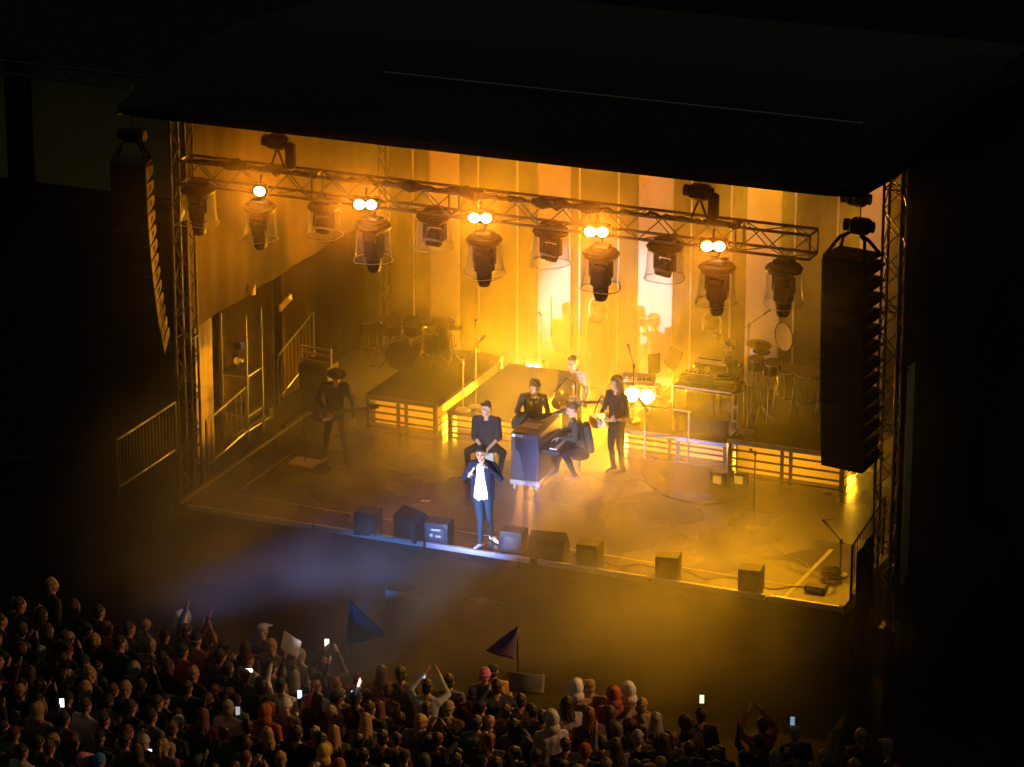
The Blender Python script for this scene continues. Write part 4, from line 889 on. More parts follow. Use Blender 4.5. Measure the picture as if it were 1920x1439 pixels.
def place(B, mats, label, loc, rz, fn=None, voxel=.0095, hair='short', hmat=None, group=None, cat='person', scale=1.0):
    root = thing('person', label, cat, loc, rz, group); root.scale = (scale,)*3
    o = bpy.data.objects.new('body', B.build(mats, voxel, fn)); S.collection.objects.link(o); o.parent = root
    for k in (-1, 1): MB().ell(B.f(.031*k,-.083,.012), (.015,.009,.009), 8, 6).obj('eye', eye_m, root, True)
    for k in (-1, 1): MB().caps(B.f(.018*k,-.094,.034), B.f(.046*k,-.085,.036), .006, .004, 0, 6).obj('eyebrow', hmat or hair_m, root, True)
    hm = hmat or hair_m; q = MB(); f, M = B.f, B.M; rr = random.Random(label)
    if hair in ('short', 'long', 'messy'):
        q.ell(f(0,.03,.058), (.083,.092,.078), 14, 10, 0, M); q.ell(f(0,.07,.0), (.07,.05,.08), 12, 8, 0, M)
        nl = 40 if hair != 'messy' else 60
        for i in range(nl):
            a = rr.uniform(0, 2*math.pi); b_ = rr.uniform(0, .5*math.pi); d = V((math.cos(a)*math.sin(b_), math.sin(a)*math.sin(b_)*1.1, math.cos(b_)))
            if d.y < -.6 and d.z < .5: continue
            L = .014 if hair == 'short' else .028
            p = f(d.x*.078, .03+d.y*.085, .06+d.z*.07); q.caps(p, p+M@(d+V((rr.uniform(-.6,.6), rr.uniform(-.6,.3), .1)))*L, .014, .006, 0, 6)
        for i in range(7): x = -.05+.1*i/6; q.caps(f(x,-.05,.1), f(x+rr.uniform(-.01,.01),-.078,.083), .018, .01, 0, 6)
        if hair == 'long':
            for i in range(46):
                a = R(rr.uniform(-35, 215)); x, y = .08*math.cos(a), .02+.085*math.sin(a); L = rr.uniform(.22,.34)
                q.tube([f(x*.9,y,.06), f(x*1.05,y*1.02,-.03), f(x*1.15,y*.9+.01,-.14), f(x*1.2+rr.uniform(-.02,.02),y*.8+.01,-L)], [.016,.017,.016,.006], 6)
        me = remeshed(q, .008, 1, 'hair'); me.materials.append(hm); ho = bpy.data.objects.new('hair', me); S.collection.objects.link(ho); ho.parent = root
    elif hair == 'hat':
        MB().lathe([(0,.085), (.06,.082), (.085,.06), (.09,.0), (.17,-.012), (.175,-.018), (.09,-.01), (0,-.01)], f(0,.005,.075), 22, M@V((0,-.08,1))).obj('hat', black_cloth, root, True)
        me = remeshed(MB().ell(f(0,.05,.0), (.075,.06,.1), 12, 8, 0, M), .01, 1, 'hair'); me.materials.append(hm); ho = bpy.data.objects.new('hair', me); S.collection.objects.link(ho); ho.parent = root
    return root
def stand(**k):
    J = dict(pel=(0,0,.96), chest=(0,.01,1.34), neck=(0,.01,1.5), head=(0,-.01,1.66), shL=(-.19,.01,1.44), shR=(.19,.01,1.44), elL=(-.25,.03,1.16), elR=(.25,.03,1.16), wrL=(-.24,-.06,.9), wrR=(.24,-.06,.9),
             hipL=(-.09,0,.93), hipR=(.09,0,.93), knL=(-.11,-.02,.5), knR=(.11,-.02,.5), anL=(-.12,.03,.09), anR=(.12,.03,.09)); J.update(k); return J

# singer
J = stand(pel=(0,0,.95), head=(-.015,-.05,1.655), look=(R(-6),R(14),R(4)), elL=(-.30,-.04,1.2), wrL=(-.2,-.19,1.33), elR=(.32,-.07,1.24), wrR=(.13,-.2,1.47),
          hL=((.25,-.55,.35), (.75,.3,-.2), 1.35, -1), hR=((-.75,-.1,.35), (-.1,-.2,-.9), 1.0, 1),
          hipL=(-.07,0,.93), hipR=(.085,.02,.93), knL=(-.015,-.1,.5), knR=(.1,.02,.5), anL=(-.02,-.12,.09), anR=(.13,.22,.1), toL=(-.45,-1,0), toR=(.6,-.75,0), w=1.04)
B = human(J, ja=1.0)
# open jacket tails
for k in (-1, 1): B.c((.15*k,.02,1.25), (.15*k,.015,.86), .052, .05, 1); B.c((.11*k,.08,1.1), (.1*k,.09,.84), .05, .05, 1)
def fn(c, m):
    if m == 1 and c.y < -.02 and c.z < 1.47 and abs(c.x+.02-.02*(1.4-c.z)) < .062+.055*max(0, min(1, (1.3-c.z)/.35)) and abs(c.x) < .15 and c.y > -.15: return 4
    if m in (1, 2) and c.y < -.06 and .84 < c.z < 1.0 and abs(c.x+.01) < .1: return 4 if c.z > .87+.03*math.sin(c.x*40) else m
    return m
sing = atz(905, 1023, DZ)
place(B, [skin_m, navy, teal_tr, white_shoe, white_shirt, lip_m], 'singer in dark blazer, white shirt and white shoes holding a microphone to his mouth', sing, R(14), fn)
hnd = Matrix.Rotation(R(14), 3, 'Z')
t = thing('microphone', 'pale handheld microphone held to the mouth of the singer in white shirt', 'microphone', sing)
a = hnd@V((-.165,-.265,1.36)); b_ = hnd@V((-.045,-.19,1.555)); d = (b_-a).normalized()
MB().cyl(a-d*.06, a+d*.13, .012, .017, 12).obj('handle', mat('silver_mic', (.6,.62,.68), .3, .4), t, True); MB().ell(a+d*.155, (.027,.027,.027), 12, 8).obj('head', mic_m, t, True)

def sit(h, fwd=.42, spread=.12, lean=.0, **k):
    J = dict(pel=(0,0,h+.08), chest=(0,-lean*.7,h+.46), neck=(0,-lean,h+.62), head=(0,-lean-.03,h+.78), shL=(-.19,-lean*.9,h+.56), shR=(.19,-lean*.9,h+.56), elL=(-.25,-lean-.02,h+.28), elR=(.25,-lean-.02,h+.28), wrL=(-.15,-.25,h+.15), wrR=(.15,-.25,h+.15),
             hipL=(-.1,-.02,h+.07), hipR=(.1,-.02,h+.07), knL=(-spread,-fwd,h+.06), knR=(spread,-fwd,h+.06), anL=(-spread,-fwd+.02,.09), anR=(spread,-fwd+.02,.09)); J.update(k); return J
# seated man on the box drum
J = sit(.5, .3, .34, .06, look=(R(-38),R(4),0), wrL=(-.035,-.26,.6), wrR=(.045,-.27,.6), elL=(-.22,-.08,.76), elR=(.23,-.08,.76), hL=((.25,-.35,-.5), (.6,.3,0), .9, -1), hR=((-.25,-.35,-.5), (-.6,.3,0), .9, 1), knL=(-.32,-.28,.55), knR=(.31,-.26,.54), anL=(-.3,-.12,.09), anR=(.24,-.06,.09), toL=(-.4,-1,0), toR=(.4,-1,0))
B = human(J, sleeve=2, ja=1.12)
rt_ = place(B, [skin_m, navy, blackc, black_shoe, white_shirt, lip_m], 'man in dark short sleeved shirt seated on a box drum with hands together, looking left', cj+V((0,.02,0)), R(18), None, hair='short')
MB().box((0,-.085,1.13), (.035,.012,.07), bev=.005).obj('necklace', mat('shiny_pendant', (.7,.7,.75), .25, .6), rt_)
# man with acoustic guitar behind the piano
gm = atz(1000, 886, DZ)
J = stand(pel=(0,.05,.95), chest=(0,-.02,1.33), neck=(.01,-.06,1.48), head=(.03,-.11,1.62), look=(R(38),R(22),0), shL=(-.19,-.02,1.42), shR=(.19,-.05,1.42), elL=(-.29,.02,1.13), wrL=(-.11,-.24,1.1), elR=(.27,-.12,1.14), wrR=(.02,-.34,1.0),
          hL=((.6,-.3,-.35), (.2,.8,-.3), .7, -1), hR=((-.6,-.3,-.2), (0,.9,.2), .8, 1))
B = human(J); place(B, [skin_m, navy, blackc, black_shoe, white_shirt, lip_m], 'dark haired man in black bending over a black guitar behind the boxed piano', gm, R(20), None, hair='messy')
def guitar(label, loc, rz, tilt, body_m, neck_m, acoustic=False, h=1.05, x=0, y=-.2, L=.62, scale=1.0, cat='guitar'):
    t = thing('guitar', label, cat, loc, rz); M = Matrix.Rotation(-tilt, 3, 'Y')   # neck toward +x, rising
    o0 = V((x,y,h)); f = lambda u, v, k: o0+M@V((u*scale, k, v*scale))
    out = []
    N = 40
    for i in range(N):
        a = 2*math.pi*i/N; r_ = .165*(1+.18*math.cos(2*a)-.06*math.cos(a)) if not acoustic else .2*(1+.16*math.cos(2*a)-.08*math.cos(a))
        u, v = r_*math.cos(a)*1.15, r_*math.sin(a)
        if not acoustic and math.cos(a) > .35 and abs(math.sin(a)) > .25: u += .06; v *= 1.1
        if not acoustic and math.cos(a) > .86: u -= .06
        out.append((u, v))
    dp = .05 if acoustic else .022
    bo = MB().prism(out, f, -dp, dp).obj('body', body_m, t)
    if acoustic:
        MB().lathe([(0,0), (.048,0)], f(.06,0,-dp-.002), 18, (0,-1,0)).obj('sound_hole', black_plastic, bo); MB().prism([(-.1,-.07),(-.08,-.07),(-.08,.07),(-.1,.07)], f, -dp-.008, -dp).obj('bridge', neck_m, bo)
    else:
        MB().prism([(-.1,-.04),(-.07,-.04),(-.07,.04),(-.1,.04)], f, -dp-.01, -dp).obj('bridge', chrome, bo); MB().prism([(0,-.035),(.02,-.035),(.02,.035),(0,.035)], f, -dp-.008, -dp).prism([(.06,-.035),(.08,-.035),(.08,.035),(.06,.035)], f, -dp-.008, -dp).obj('pickup', black_plastic, bo)
        MB().prism([(-.09,-.11),(.1,-.1),(.12,-.045),(-.06,-.05)], f, -dp-.004, -dp).obj('scratch_plate', mat('white_plate', (.7,.68,.6), .3), bo)
    MB().prism([(.12,-.026),(.12+L,-.021),(.12+L,.021),(.12,.026)], f, -dp-.012, dp*.3).obj('neck', neck_m, t)
    hs = MB().prism([(.12+L,-.022),(.17+L,-.045),(.29+L,-.04),(.3+L,.02),(.16+L,.035),(.12+L,.022)], f, -.012, .006).obj('headstock', body_m, t)
    q = MB()
    for i in range(4): q.cyl(f(.16+L+.033*i,-.04,-.005), f(.16+L+.033*i,-.065,-.005), .008, n=6)
    q.obj('tuning_peg', chrome, hs)
    MB().tube([f(-.2,.02,.03), f(-.12,.22,.1), f(.05,.42,.12), f(.22,.34,.06), f(.2,.06,.02)], .012, 6).obj('strap', black_cloth, t); return t
guitar('black acoustic guitar held by the man behind the boxed piano', gm, R(20), R(18), mat('black_gloss', (.02,.018,.016), .18), mat('dark_wood', (.06,.035,.02), .4), True, 1.03, -.1, -.2)
# man standing in the bright haze
hm_ = atz(1072, 846, DZ)
J = stand(look=(R(-25),R(6),0), elL=(-.27,.0,1.14), elR=(.27,0,1.14), wrL=(-.17,-.24,1.05), wrR=(.22,-.27,1.02), hL=((.2,-.8,0), (.3,0,-1), .5, -1), hR=((.2,-.8,0), (-.3,0,-1), .5, 1))
B = human(J, ja=1.15); place(B, [skin_m, sweater, blackc, black_shoe, white_shirt, lip_m], 'man in a loose pale sweater standing far back in the bright yellow haze', hm_, R(20), None, hair='short', hmat=hair_b)
guitar('dim guitar held by the man standing in the bright haze', hm_, R(15), R(4), mat('red_brown_gloss', (.1,.04,.02), .3), mat('dark_wood'), False, 1.02, -.1, -.3, L=.5)
# pianist
pp = atz(1092, 897, DZ)
J = sit(.5, .36, .12, .16, look=(0,R(18),0), pel=(0,.02,.58), w=1.08, elL=(-.2,-.2,.84), elR=(.27,-.16,.82), wrL=(-.17,-.43,.84), wrR=(.2,-.42,.84), hL=((.0,-1,-.15), (0,0,-1), .5, -1), hR=((0,-1,-.15), (0,0,-1), .5, 1), knL=(-.16,-.38,.54), knR=(.17,-.34,.53), anL=(-.1,-.45,.1), anR=(.14,-.14,.1))
B = human(J, ja=1.15)
for k in (-1,0,1): B.c((.1*k,.07,.95), (.12*k,.14,.56), .07, .06, 1)
place(B, [skin_m, mat('olive_jacket', (.02,.018,.012), .9, bump=.4, bscale=8), blackc, mat('bare_shoe', (.3,.18,.12), .5), white_shirt, lip_m], 'pianist in a dark jacket seated on the chrome stool, leaning left', pp, R(-62), None, hair='short', hmat=hair_b)
# guitarist with yellow guitar
gg = atz(1155, 886, DZ)
J = stand(look=(R(-28),R(8),0), elL=(-.3,.02,1.16), wrL=(-.2,-.25,1.02), elR=(.29,-.04,1.15), wrR=(.26,-.29,1.08), hL=((.55,-.5,-.4), (.3,.85,0), .8, -1), hR=((-.1,-.5,.6), (-.3,.9,.3), 1.1, 1), knL=(-.09,-.04,.5), anL=(-.09,.02,.09), anR=(.1,.06,.09), hipL=(-.08,0,.93), hipR=(.08,0,.93))
B = human(J); place(B, [skin_m, blackc, blackc, black_shoe, white_shirt, lip_m], 'long haired guitarist in black with a yellow and white guitar, beside the blazing lamp', gg, R(-22), None, hair='long', hmat=hair_b)
guitar('yellow and white electric guitar held by the long haired guitarist', gg, R(-22), R(16), mat('yellow_guitar', (.75,.5,.08), .25), mat('maple', (.4,.25,.12), .4), False, .98, -.19, -.24, L=.52)
# bassist with hat
bb = atz(630, 868, DZ)
J = stand(look=(R(20),R(12),0), head=(.03,-.06,1.63), neck=(.015,-.02,1.5), elL=(-.32,.04,1.2), wrL=(-.14,-.25,1.03), elR=(.3,.02,1.15), wrR=(.34,-.1,.9), hL=((.6,-.4,-.5), (.3,.8,0), .7, -1), hR=((.05,-.1,-.9), (-.8,0,0), .5, 1), knL=(-.16,-.05,.5), anL=(-.2,.06,.09), knR=(.14,-.06,.5), anR=(.19,-.02,.09), toL=(-.3,-1,0), toR=(.3,-1,0))
B = human(J, ja=1.1); place(B, [skin_m, blackc, blackc, black_shoe, white_shirt, lip_m], 'man in a brimmed hat playing a dark bass at the left of the stage', bb, R(24), None, hair='hat')
guitar('dark bass guitar with its neck pointing right, held by the man in the hat', bb, R(24), R(10), mat('dark_gloss', (.03,.02,.03), .25), mat('dark_wood'), False, .99, -.16, -.24, L=.66, cat='bass guitar')
# seated keyboard player between desk and percussion
kp = aty(1376, 835, 6.25); kp = V((kp.x, 6.25, 2.1)); 
t = thing('stool', 'dark stool under the keyboard player on the right riser', 'stool', kp); MB().lathe([(0,.5), (.16,.5), (.17,.46), (0,.43)], n=18).obj('seat', black_plastic, t, True); MB().cyl((0,0,0), (0,0,.44), .03).obj('post', chrome, t)
J = sit(.5, .38, .15, .1, look=(0,R(10),0), elL=(-.24,-.16,.84), elR=(.3,-.1,.82), wrL=(-.18,-.4,.85), wrR=(.3,-.35,.86))
B = human(J, ja=1.15); place(B, [skin_m, blackc, blackc, black_shoe, white_shirt, lip_m], 'dark silhouetted musician seated between the keyboard desk and the right percussion', kp, R(-60), None, hair='messy')
# ------------------------------------------------------------------ the crowd
coat_m = mat('coat_cloth', (.1,.1,.1), .85, bump=.5, bscale=8, objcol=True, var=.25)
hairc = mat('crowd_hair', (.1,.1,.1), .5, bump=.7, bscale=40, objcol=True, var=.3)
jean = mat('dark_trousers', (.02,.022,.03), .85)
def crowd_body(J, name, wide=1.12, extra=None):
    B = human(J, hands=False, ja=wide)
    if extra: extra(B)
    me = B.build([skin_m, coat_m, jean, black_shoe, coat_m, lip_m], .021, None, name); return me
CB = {
 'down': crowd_body(stand(w=1.12), 'standing_body'),
 'front': crowd_body(stand(w=1.1, elL=(-.27,-.02,1.17), wrL=(-.1,-.27,1.2), elR=(.27,-.02,1.17), wrR=(.1,-.27,1.2)), 'phone_body'),
 'both': crowd_body(stand(w=1.05, elL=(-.3,-.14,1.52), wrL=(-.12,-.26,1.78), elR=(.3,-.14,1.52), wrR=(.12,-.26,1.78), look=(0,R(-6),0)), 'arms_up_body'),
 'right': crowd_body(stand(w=1.1, elR=(.3,-.1,1.66), wrR=(.24,-.16,1.93), wrL=(-.12,-.22,1.12)), 'one_arm_up_body'),
 'clap': crowd_body(stand(w=1.15, elL=(-.3,-.12,1.3), wrL=(-.06,-.3,1.5), elR=(.3,-.12,1.3), wrR=(.06,-.3,1.5)), 'clapping_body'),
 'turned': crowd_body(stand(w=1.1, look=(R(50),R(4),0), wrR=(.1,-.2,1.15)), 'turned_body'),
}
HC = V((0,-.01,1.66))
def hair_mesh(kind):
    q = MB(); c = lambda x, y, z: HC+V((x,y,z)); rr = random.Random(kind)
    if kind in ('short', 'long', 'bun'):
        q.ell(c(0,.025,.055), (.086,.098,.082), 14, 10); q.ell(c(0,.06,-.01), (.074,.06,.085), 12, 8)
        for i in range(34):
            a = rr.uniform(0, 6.28); b_ = rr.uniform(0, 1.5); d = V((math.cos(a)*math.sin(b_), math.sin(a)*math.sin(b_), math.cos(b_)))
            if d.y < -.6: continue
            p = c(d.x*.078, .028+d.y*.09, .055+d.z*.075); q.caps(p, p+(d+V((rr.uniform(-.6,.6), rr.uniform(-.4,.4), 0)))*.016, .014, .007, 0, 6)
        if kind == 'long':
            for i in range(40):
                a = R(rr.uniform(-25, 205)); x, y = .08*math.cos(a), .025+.085*math.sin(a); L = rr.uniform(.24,.36)
                q.tube([c(x*.9,y,.05), c(x*1.02,y*1.02,-.05), c(x*1.15+rr.uniform(-.015,.015),y*1.0+.02,-.14), c(x*1.55+rr.uniform(-.04,.04),y*1.1+.04+rr.uniform(-.02,.02),-L*.85)], [.018,.018,.015,.005], 6)
        if kind == 'bun': q.ell(c(0,.1,.08), (.045,.045,.045), 10, 8); q.tube([c(0,.12,.07), c(0,.15,-.02), c(0,.13,-.14)], [.03,.028,.012], 8)
    elif kind == 'beanie':
        q.ell(c(0,.015,.065), (.09,.105,.085), 16, 10); q.tube([c(.09*math.cos(a),.015+.102*math.sin(a),.035+.012*math.sin(a)) for a in [i*math.pi/10 for i in range(20)]], .018, 6, closed=True); q.ell(c(0,.06,-.02), (.07,.05,.06), 10, 8)
    elif kind == 'cap':
        q.ell(c(0,.015,.06), (.088,.1,.07), 16, 10); q.box(c(0,-.13,.05), (.14,.11,.02), rx=R(12), bev=.008); q.ell(c(0,.06,-.02), (.072,.05,.06), 10, 8)
    elif kind == 'hood':
        q.ell(c(0,.03,.03), (.105,.12,.125), 16, 12); q.ell(c(0,.09,.07), (.07,.07,.08), 12, 8); q.ell(c(0,.06,-.1), (.12,.11,.1), 12, 8)
        q.tube([c(.1*math.cos(a),-.07,.02+.12*math.sin(a)) for a in [i*math.pi/10 for i in range(20)]], .018, 6, closed=True)
    me = remeshed(q, .012, 1, kind); me.materials.append(hairc if kind in ('short','long','bun') else coat_m); return me
HM = {k: hair_mesh(k) for k in ('short','long','bun','beanie','cap','hood')}
NAMEH = {'short':'hair','long':'hair','bun':'hair','beanie':'beanie','cap':'cap','hood':'hood'}
COATS = {'black':(.012,.012,.014), 'navy':(.015,.02,.05), 'maroon':(.10,.015,.015), 'olive':(.07,.065,.03), 'grey':(.12,.12,.12), 'tan':(.28,.19,.11), 'brown':(.08,.045,.025), 'dark green':(.02,.05,.03), 'pale grey':(.38,.37,.36), 'rust':(.30,.08,.03), 'white':(.6,.6,.6), 'red':(.45,.02,.02), 'yellow':(.5,.35,.05), 'purple':(.1,.04,.14), 'pink':(.6,.2,.35), 'blue':(.03,.2,.55)}
HAIRS = {'dark':(.015,.011,.009), 'brown':(.05,.028,.015), 'blonde':(.34,.22,.10), 'grey':(.25,.24,.22), 'auburn':(.13,.04,.015), **{k: v for k, v in COATS.items() if k not in ('black','brown','grey')}, 'black':(.015,.015,.015)}
crowd = []      # (pixel x, y, pose, hair kind, hair colour, coat colour, label or None, landmark name)
MID = V((-0.4, 2, 0))
def add_person(p, pose, hk, hcname, coat, label, mark=None, h=None, rz=None, jit=0):
    crowd.append(dict(p=V((p.x,p.y,0)), pose=pose, hk=hk, hc=hcname, coat=coat, label=label, mark=mark, h=h, rz=rz))
notable = [
 (345,1158,'down','hood','white','pale grey','spectator with a white hood, standing highest in the crowd under the blue beam','the highest white hood'),
 (343,1222,'down','short','dark','red','dark haired spectator in a bright red top left of the raised white sheet','the red top'),
 (487,1178,'down','cap','pale grey','grey','spectator with a pale cap in front of the raised white sheet','the pale cap near the sheet'),
 (538,1283,'right','short','dark','white','dark haired spectator in a white shirt holding up the white sheet','the white sheet holder'),
 (610,1245,'both','short','auburn','olive','spectator holding a lit phone high with both arms, right of the white sheet','the high phone holder'),
 (590,1312,'front','long','brown','maroon','long haired spectator carrying the pink sheet','the pink sheet'),
 (793,1288,'both','short','dark','pale grey','spectator in pale sleeves raising both arms with a phone in the middle','the pale sleeved arms'),
 (680,1352,'down','long','blonde','grey','spectator with long bright blonde hair below the middle phones','the bright blonde'),
 (905,1262,'down','beanie','pink','grey','spectator with a pink beanie beside the yellow jacket at the crowd front','the pink beanie'),
 (934,1258,'down','cap','dark green','yellow','spectator in a yellow jacket at the crowd front, right of the pink beanie','the yellow jacket'),
 (1078,1292,'down','hood','white','tan','leftmost of the white hoods at the front right of the crowd','the left white hood'),
 (1115,1284,'down','cap','tan','grey','spectator in a tan cap between two white hoods','the tan cap'),
 (1150,1305,'down','hood','rust','rust','spectator in a rust orange hood between two white hoods','the rust hood'),
 (1183,1293,'down','hood','white','pale grey','rightmost white hood, beside the rust orange hood','the right white hood'),
 (1200,1322,'clap','short','blonde','tan','blonde spectator in tan just behind the rightmost white hood','the blonde in tan'),
 (500,1336,'down','hood','rust','rust','spectator in a rust orange hoodie below the raised white sheet','the rust hoodie'),
 (538,1322,'down','beanie','white','grey','spectator with a white beanie beside the rust hoodie','the white beanie'),
 (600,1412,'down','hood','yellow','olive','spectator with a yellow green hood at the bottom of the picture','the yellow hood'),
 (530,1424,'down','short','blonde','black','blonde spectator in black at the bottom, left of the yellow hood','the bottom blonde'),
 (632,1434,'down','beanie','rust','black','spectator with a rust orange beanie at the bottom edge','the rust beanie'),
 (45,1408,'down','short','dark','white','dark haired spectator in a white shirt with a 0 on the back','the zero shirt'),
 (148,1422,'down','cap','pink','pale grey','spectator with a pink cap at the bottom left','the pink cap'),
 (186,1428,'down','beanie','blue','navy','spectator with a bright blue beanie at the bottom left','the blue beanie'),
 (380,1342,'down','long','auburn','maroon','spectator with long auburn hair and maroon coat left of centre','the auburn hair'),
 (150,1322,'down','short','brown','white','broad spectator in a white top at the left, beside a lit phone','the white top'),
 (237,1295,'down','beanie','tan','navy','spectator with a tan beanie in the left of the crowd','the tan beanie'),
 (430,1330,'down','short','grey','white','grey haired spectator in a white top left of the rust hoodie','the grey haired white top'),
 (98,1096,'down','short','blonde','black','blonde spectator standing alone farthest left at the crowd front','the far left blonde'),
 (40,1175,'turned','short','brown','olive','brown haired spectator in olive turning aside near the left edge','the turning spectator'),
 (1605,1378,'down','short','blonde','brown','tall fair haired man standing out at the right end of the crowd','the tall fair man'),
 (1660,1398,'down','cap','tan','black','spectator in a tan cap, rightmost of the crowd','the rightmost cap'),
 (1092,1406,'down','beanie','rust','black','spectator with a glowing orange beanie at the bottom, right of centre','the orange beanie'),
 (235,1372,'clap','short','auburn','tan','auburn haired spectator in tan clapping at the bottom left','the clapping one'),
 (405,1230,'clap','short','dark','navy','spectator in navy stretching both hands forward right of the red top','the stretched hands'),
 (310,1400,'down','bun','blonde','grey','spectator with a blonde ponytail and grey coat at the bottom left','the blonde ponytail'),
 (1316,1343,'front','short','dark','black','dark haired spectator in black under the lone greenish phone at the right','the greenish phone'),
 (1487,1378,'front','cap','grey','black','spectator in black and a cap under the faint blue phone at the right','the faint blue phone'),
 (1420,1360,'both','short','brown','rust','spectator in rust raising both arms at the right part of the crowd','the rust arms'),
]
for x, y, pose, hk, hc, coat, lb, mk in notable: add_person(atz(x, y, 1.68), pose, hk, hc, coat, lb, mk, 1.0)
front = [atz(x, y, 1.68) for x, y in ((-120,1040),(0,1098),(100,1110),(230,1140),(345,1160),(480,1180),(600,1210),(700,1232),(890,1265),(1080,1292),(1200,1305),(1300,1338),(1450,1366),(1600,1392),(1700,1420),(1760,1439))]
def yfront(X):
    for a, b_ in zip(front, front[1:]):
        if a.x <= X <= b_.x: return a.y+(b_.y-a.y)*(X-a.x)/(b_.x-a.x)
    return -99
cr = random.Random(21); Y = -3.4; row = 0
while Y > -14:
    X = -9.5+(row % 2)*.25
    while X < 11:
        x, y = X+cr.uniform(-.1,.1), Y+cr.uniform(-.1,.1); X += .375+cr.uniform(-.03,.05)
        if y > yfront(x)-.1: continue
        p = px(x, y, 1.68)
        if not (-15 < p[0] < 1760 and p[1] < 1462): continue
        if any((V((x,y,0))-c['p']).length < .32 for c in crowd): continue
        if p[0] > 1240 and cr.random() < .16: continue
        if cr.random() < .05: continue
        pose = cr.choices(('down','front','both','right','clap','turned'), (58,14,4,4,8,9))[0]
        hk = cr.choices(('short','long','bun','beanie','cap','hood'), (54,13,8,9,8,9))[0]
        hc = cr.choices(('dark','brown','blonde','grey','auburn'), (38,27,17,7,8))[0] if hk in ('short','long','bun') else cr.choices(('black','navy','tan','olive','maroon','pale grey'), (5,4,2,2,2,1.2))[0]
        coat = cr.choices(('black','navy','maroon','olive','grey','tan','brown','dark green','pale grey','rust'), (28,14,6,9,12,5,9,6,3,2))[0]
        if hk == 'hood': hc = coat
        add_person(V((x,y,0)), pose, hk, hc, coat, None)
    Y -= .385; row += 1
marks = [c for c in crowd if c['mark']]
for c in crowd: c['px'] = px(c['p'].x, c['p'].y, 1.68)
seen = {}
for c in crowd:
    if c['label']: continue
    m = min(marks, key=lambda m: (m['p']-c['p']).length); dx, dy = c['px'][0]-m['px'][0], c['px'][1]-m['px'][1]
    d = ('right of' if dx > 0 else 'left of') if abs(dx) > abs(dy)*1.1 else ('behind' if dy > 0 else 'before')
    hd = (c['hc']+' '+{'short':'short','long':'long','bun':'tied'}[c['hk']]+' hair') if c['hk'] in ('short','long','bun') else c['hc']+' '+c['hk']
    pz = {'down':'', 'front':', hands forward', 'both':', arms raised', 'right':', one arm raised', 'clap':', clapping', 'turned':', looking aside'}[c['pose']]
    key = (hd, c['coat'], pz, m['mark'], d); seen.setdefault(key, []).append((abs(dx)+abs(dy), c))
ORD = ['', 'second ', 'third ', 'fourth ', 'fifth ']
for (hd, coat, pz, mk, d), L in seen.items():
    L.sort(key=lambda e: e[0])
    for i, (_, c) in enumerate(L): c['label'] = f'{ORD[i]}spectator, {hd}, {coat} coat{pz}, {d} {mk}'
for c in crowd:
    f_ = (MID-c['p']); rz = math.atan2(f_.x, -f_.y)
    o = bpy.data.objects.new('person', CB[c['pose']]); S.collection.objects.link(o)
    o.location = c['p']; o.rotation_euler = (cr.uniform(-.04,.04), cr.uniform(-.05,.05), rz+cr.uniform(-.3,.3)*(1 if not c['mark'] else .3))
    s = c['h'] or cr.choice((1, 1, .96))*cr.uniform(.86,1.03); o.scale = (s,s,s); o.color = (*[v*cr.uniform(.8,1.15) for v in COATS[c['coat']]], 1)
    tag(o, c['label'], 'person', 'concert crowd')
    h_ = bpy.data.objects.new(NAMEH[c['hk']], HM[c['hk']]); S.collection.objects.link(h_); h_.parent = o; h_.color = (*HAIRS[c['hc']], 1)
    if c['pose'] == 'turned': h_.matrix_parent_inverse = Matrix.Translation(HC) @ Matrix.Rotation(R(50), 4, 'Z') @ Matrix.Translation(-HC)
    c['o'] = o
print('CROWD', len(crowd))
byl = {c['mark']: c for c in marks}
# number on the white shirt
z_ = byl['the zero shirt']; q = MB().tube([(.045*math.cos(a), .118+.0*a, 1.24+.085*math.sin(a)) for a in [2*math.pi*i/24 for i in range(24)]], .013, 6, closed=True)
for i, v in enumerate(q.v): v.y = max(.112, v.y)+.018
q.obj('number_print', mat('print_dark', (.02,.02,.03), .6), z_['o'])
# phones, sheets and flags held up
def phone(label, x, y, Y, col=(.75,.85,1), e=3.2, rz=None, w_=.075, h_=.15):
    q = aty(x, y, Y); t = thing('phone', label, 'phone', q, R(18) if rz is None else rz, 'lit phones in the crowd')
    MB().box((0,0,0), (w_,.009,h_), bev=.004).obj('case', black_plastic, t)
    MB().box((0,-.007,0), (w_-.008,.003,h_-.014)).obj('screen', glow_mat('screen_'+str(col[2])+str(e), col, e), t); return t
Yp = lambda x, y, z=1.7: atz(x, y, z).y
phone('lit phone held highest in the crowd, right of the raised white sheet', 613, 1206, byl['the high phone holder']['p'].y+.3, (1,.9,.8), 2.5)
phone('bluish phone screen left of the pink sheet', 562, 1302, Yp(562,1302,1.5), (.45,.65,1), 2.2)
phone('lit phone screen right of the pink sheet', 663, 1303, Yp(663,1303,1.5), (.75,.9,1), 2.2)
phone('blue phone screen under the raised pale sleeves', 792, 1268, byl['the pale sleeved arms']['p'].y+.3, (.35,.45,1), 1.5, w_=.1, h_=.08)
phone('white phone light left of the white sheet holder', 467, 1257, Yp(467,1257,1.5), (1,1,1), 3, w_=.12, h_=.07)
phone('phone light beside the broad spectator in a white top', 116, 1318, Yp(116,1318,1.5), (1,.95,.85), 3.5)
phone('violet phone light at the left of the crowd', 168, 1265, Yp(168,1265,1.5), (.5,.3,1), 1.5, w_=.06, h_=.08)
phone('greenish white phone alone at the right of the crowd', 1316, 1311, Yp(1316,1311,1.9), (.9,1,.6), 1.2)
phone('faint blue phone far right of the crowd', 1486, 1352, Yp(1486,1352,1.8), (.5,.8,1), .35)
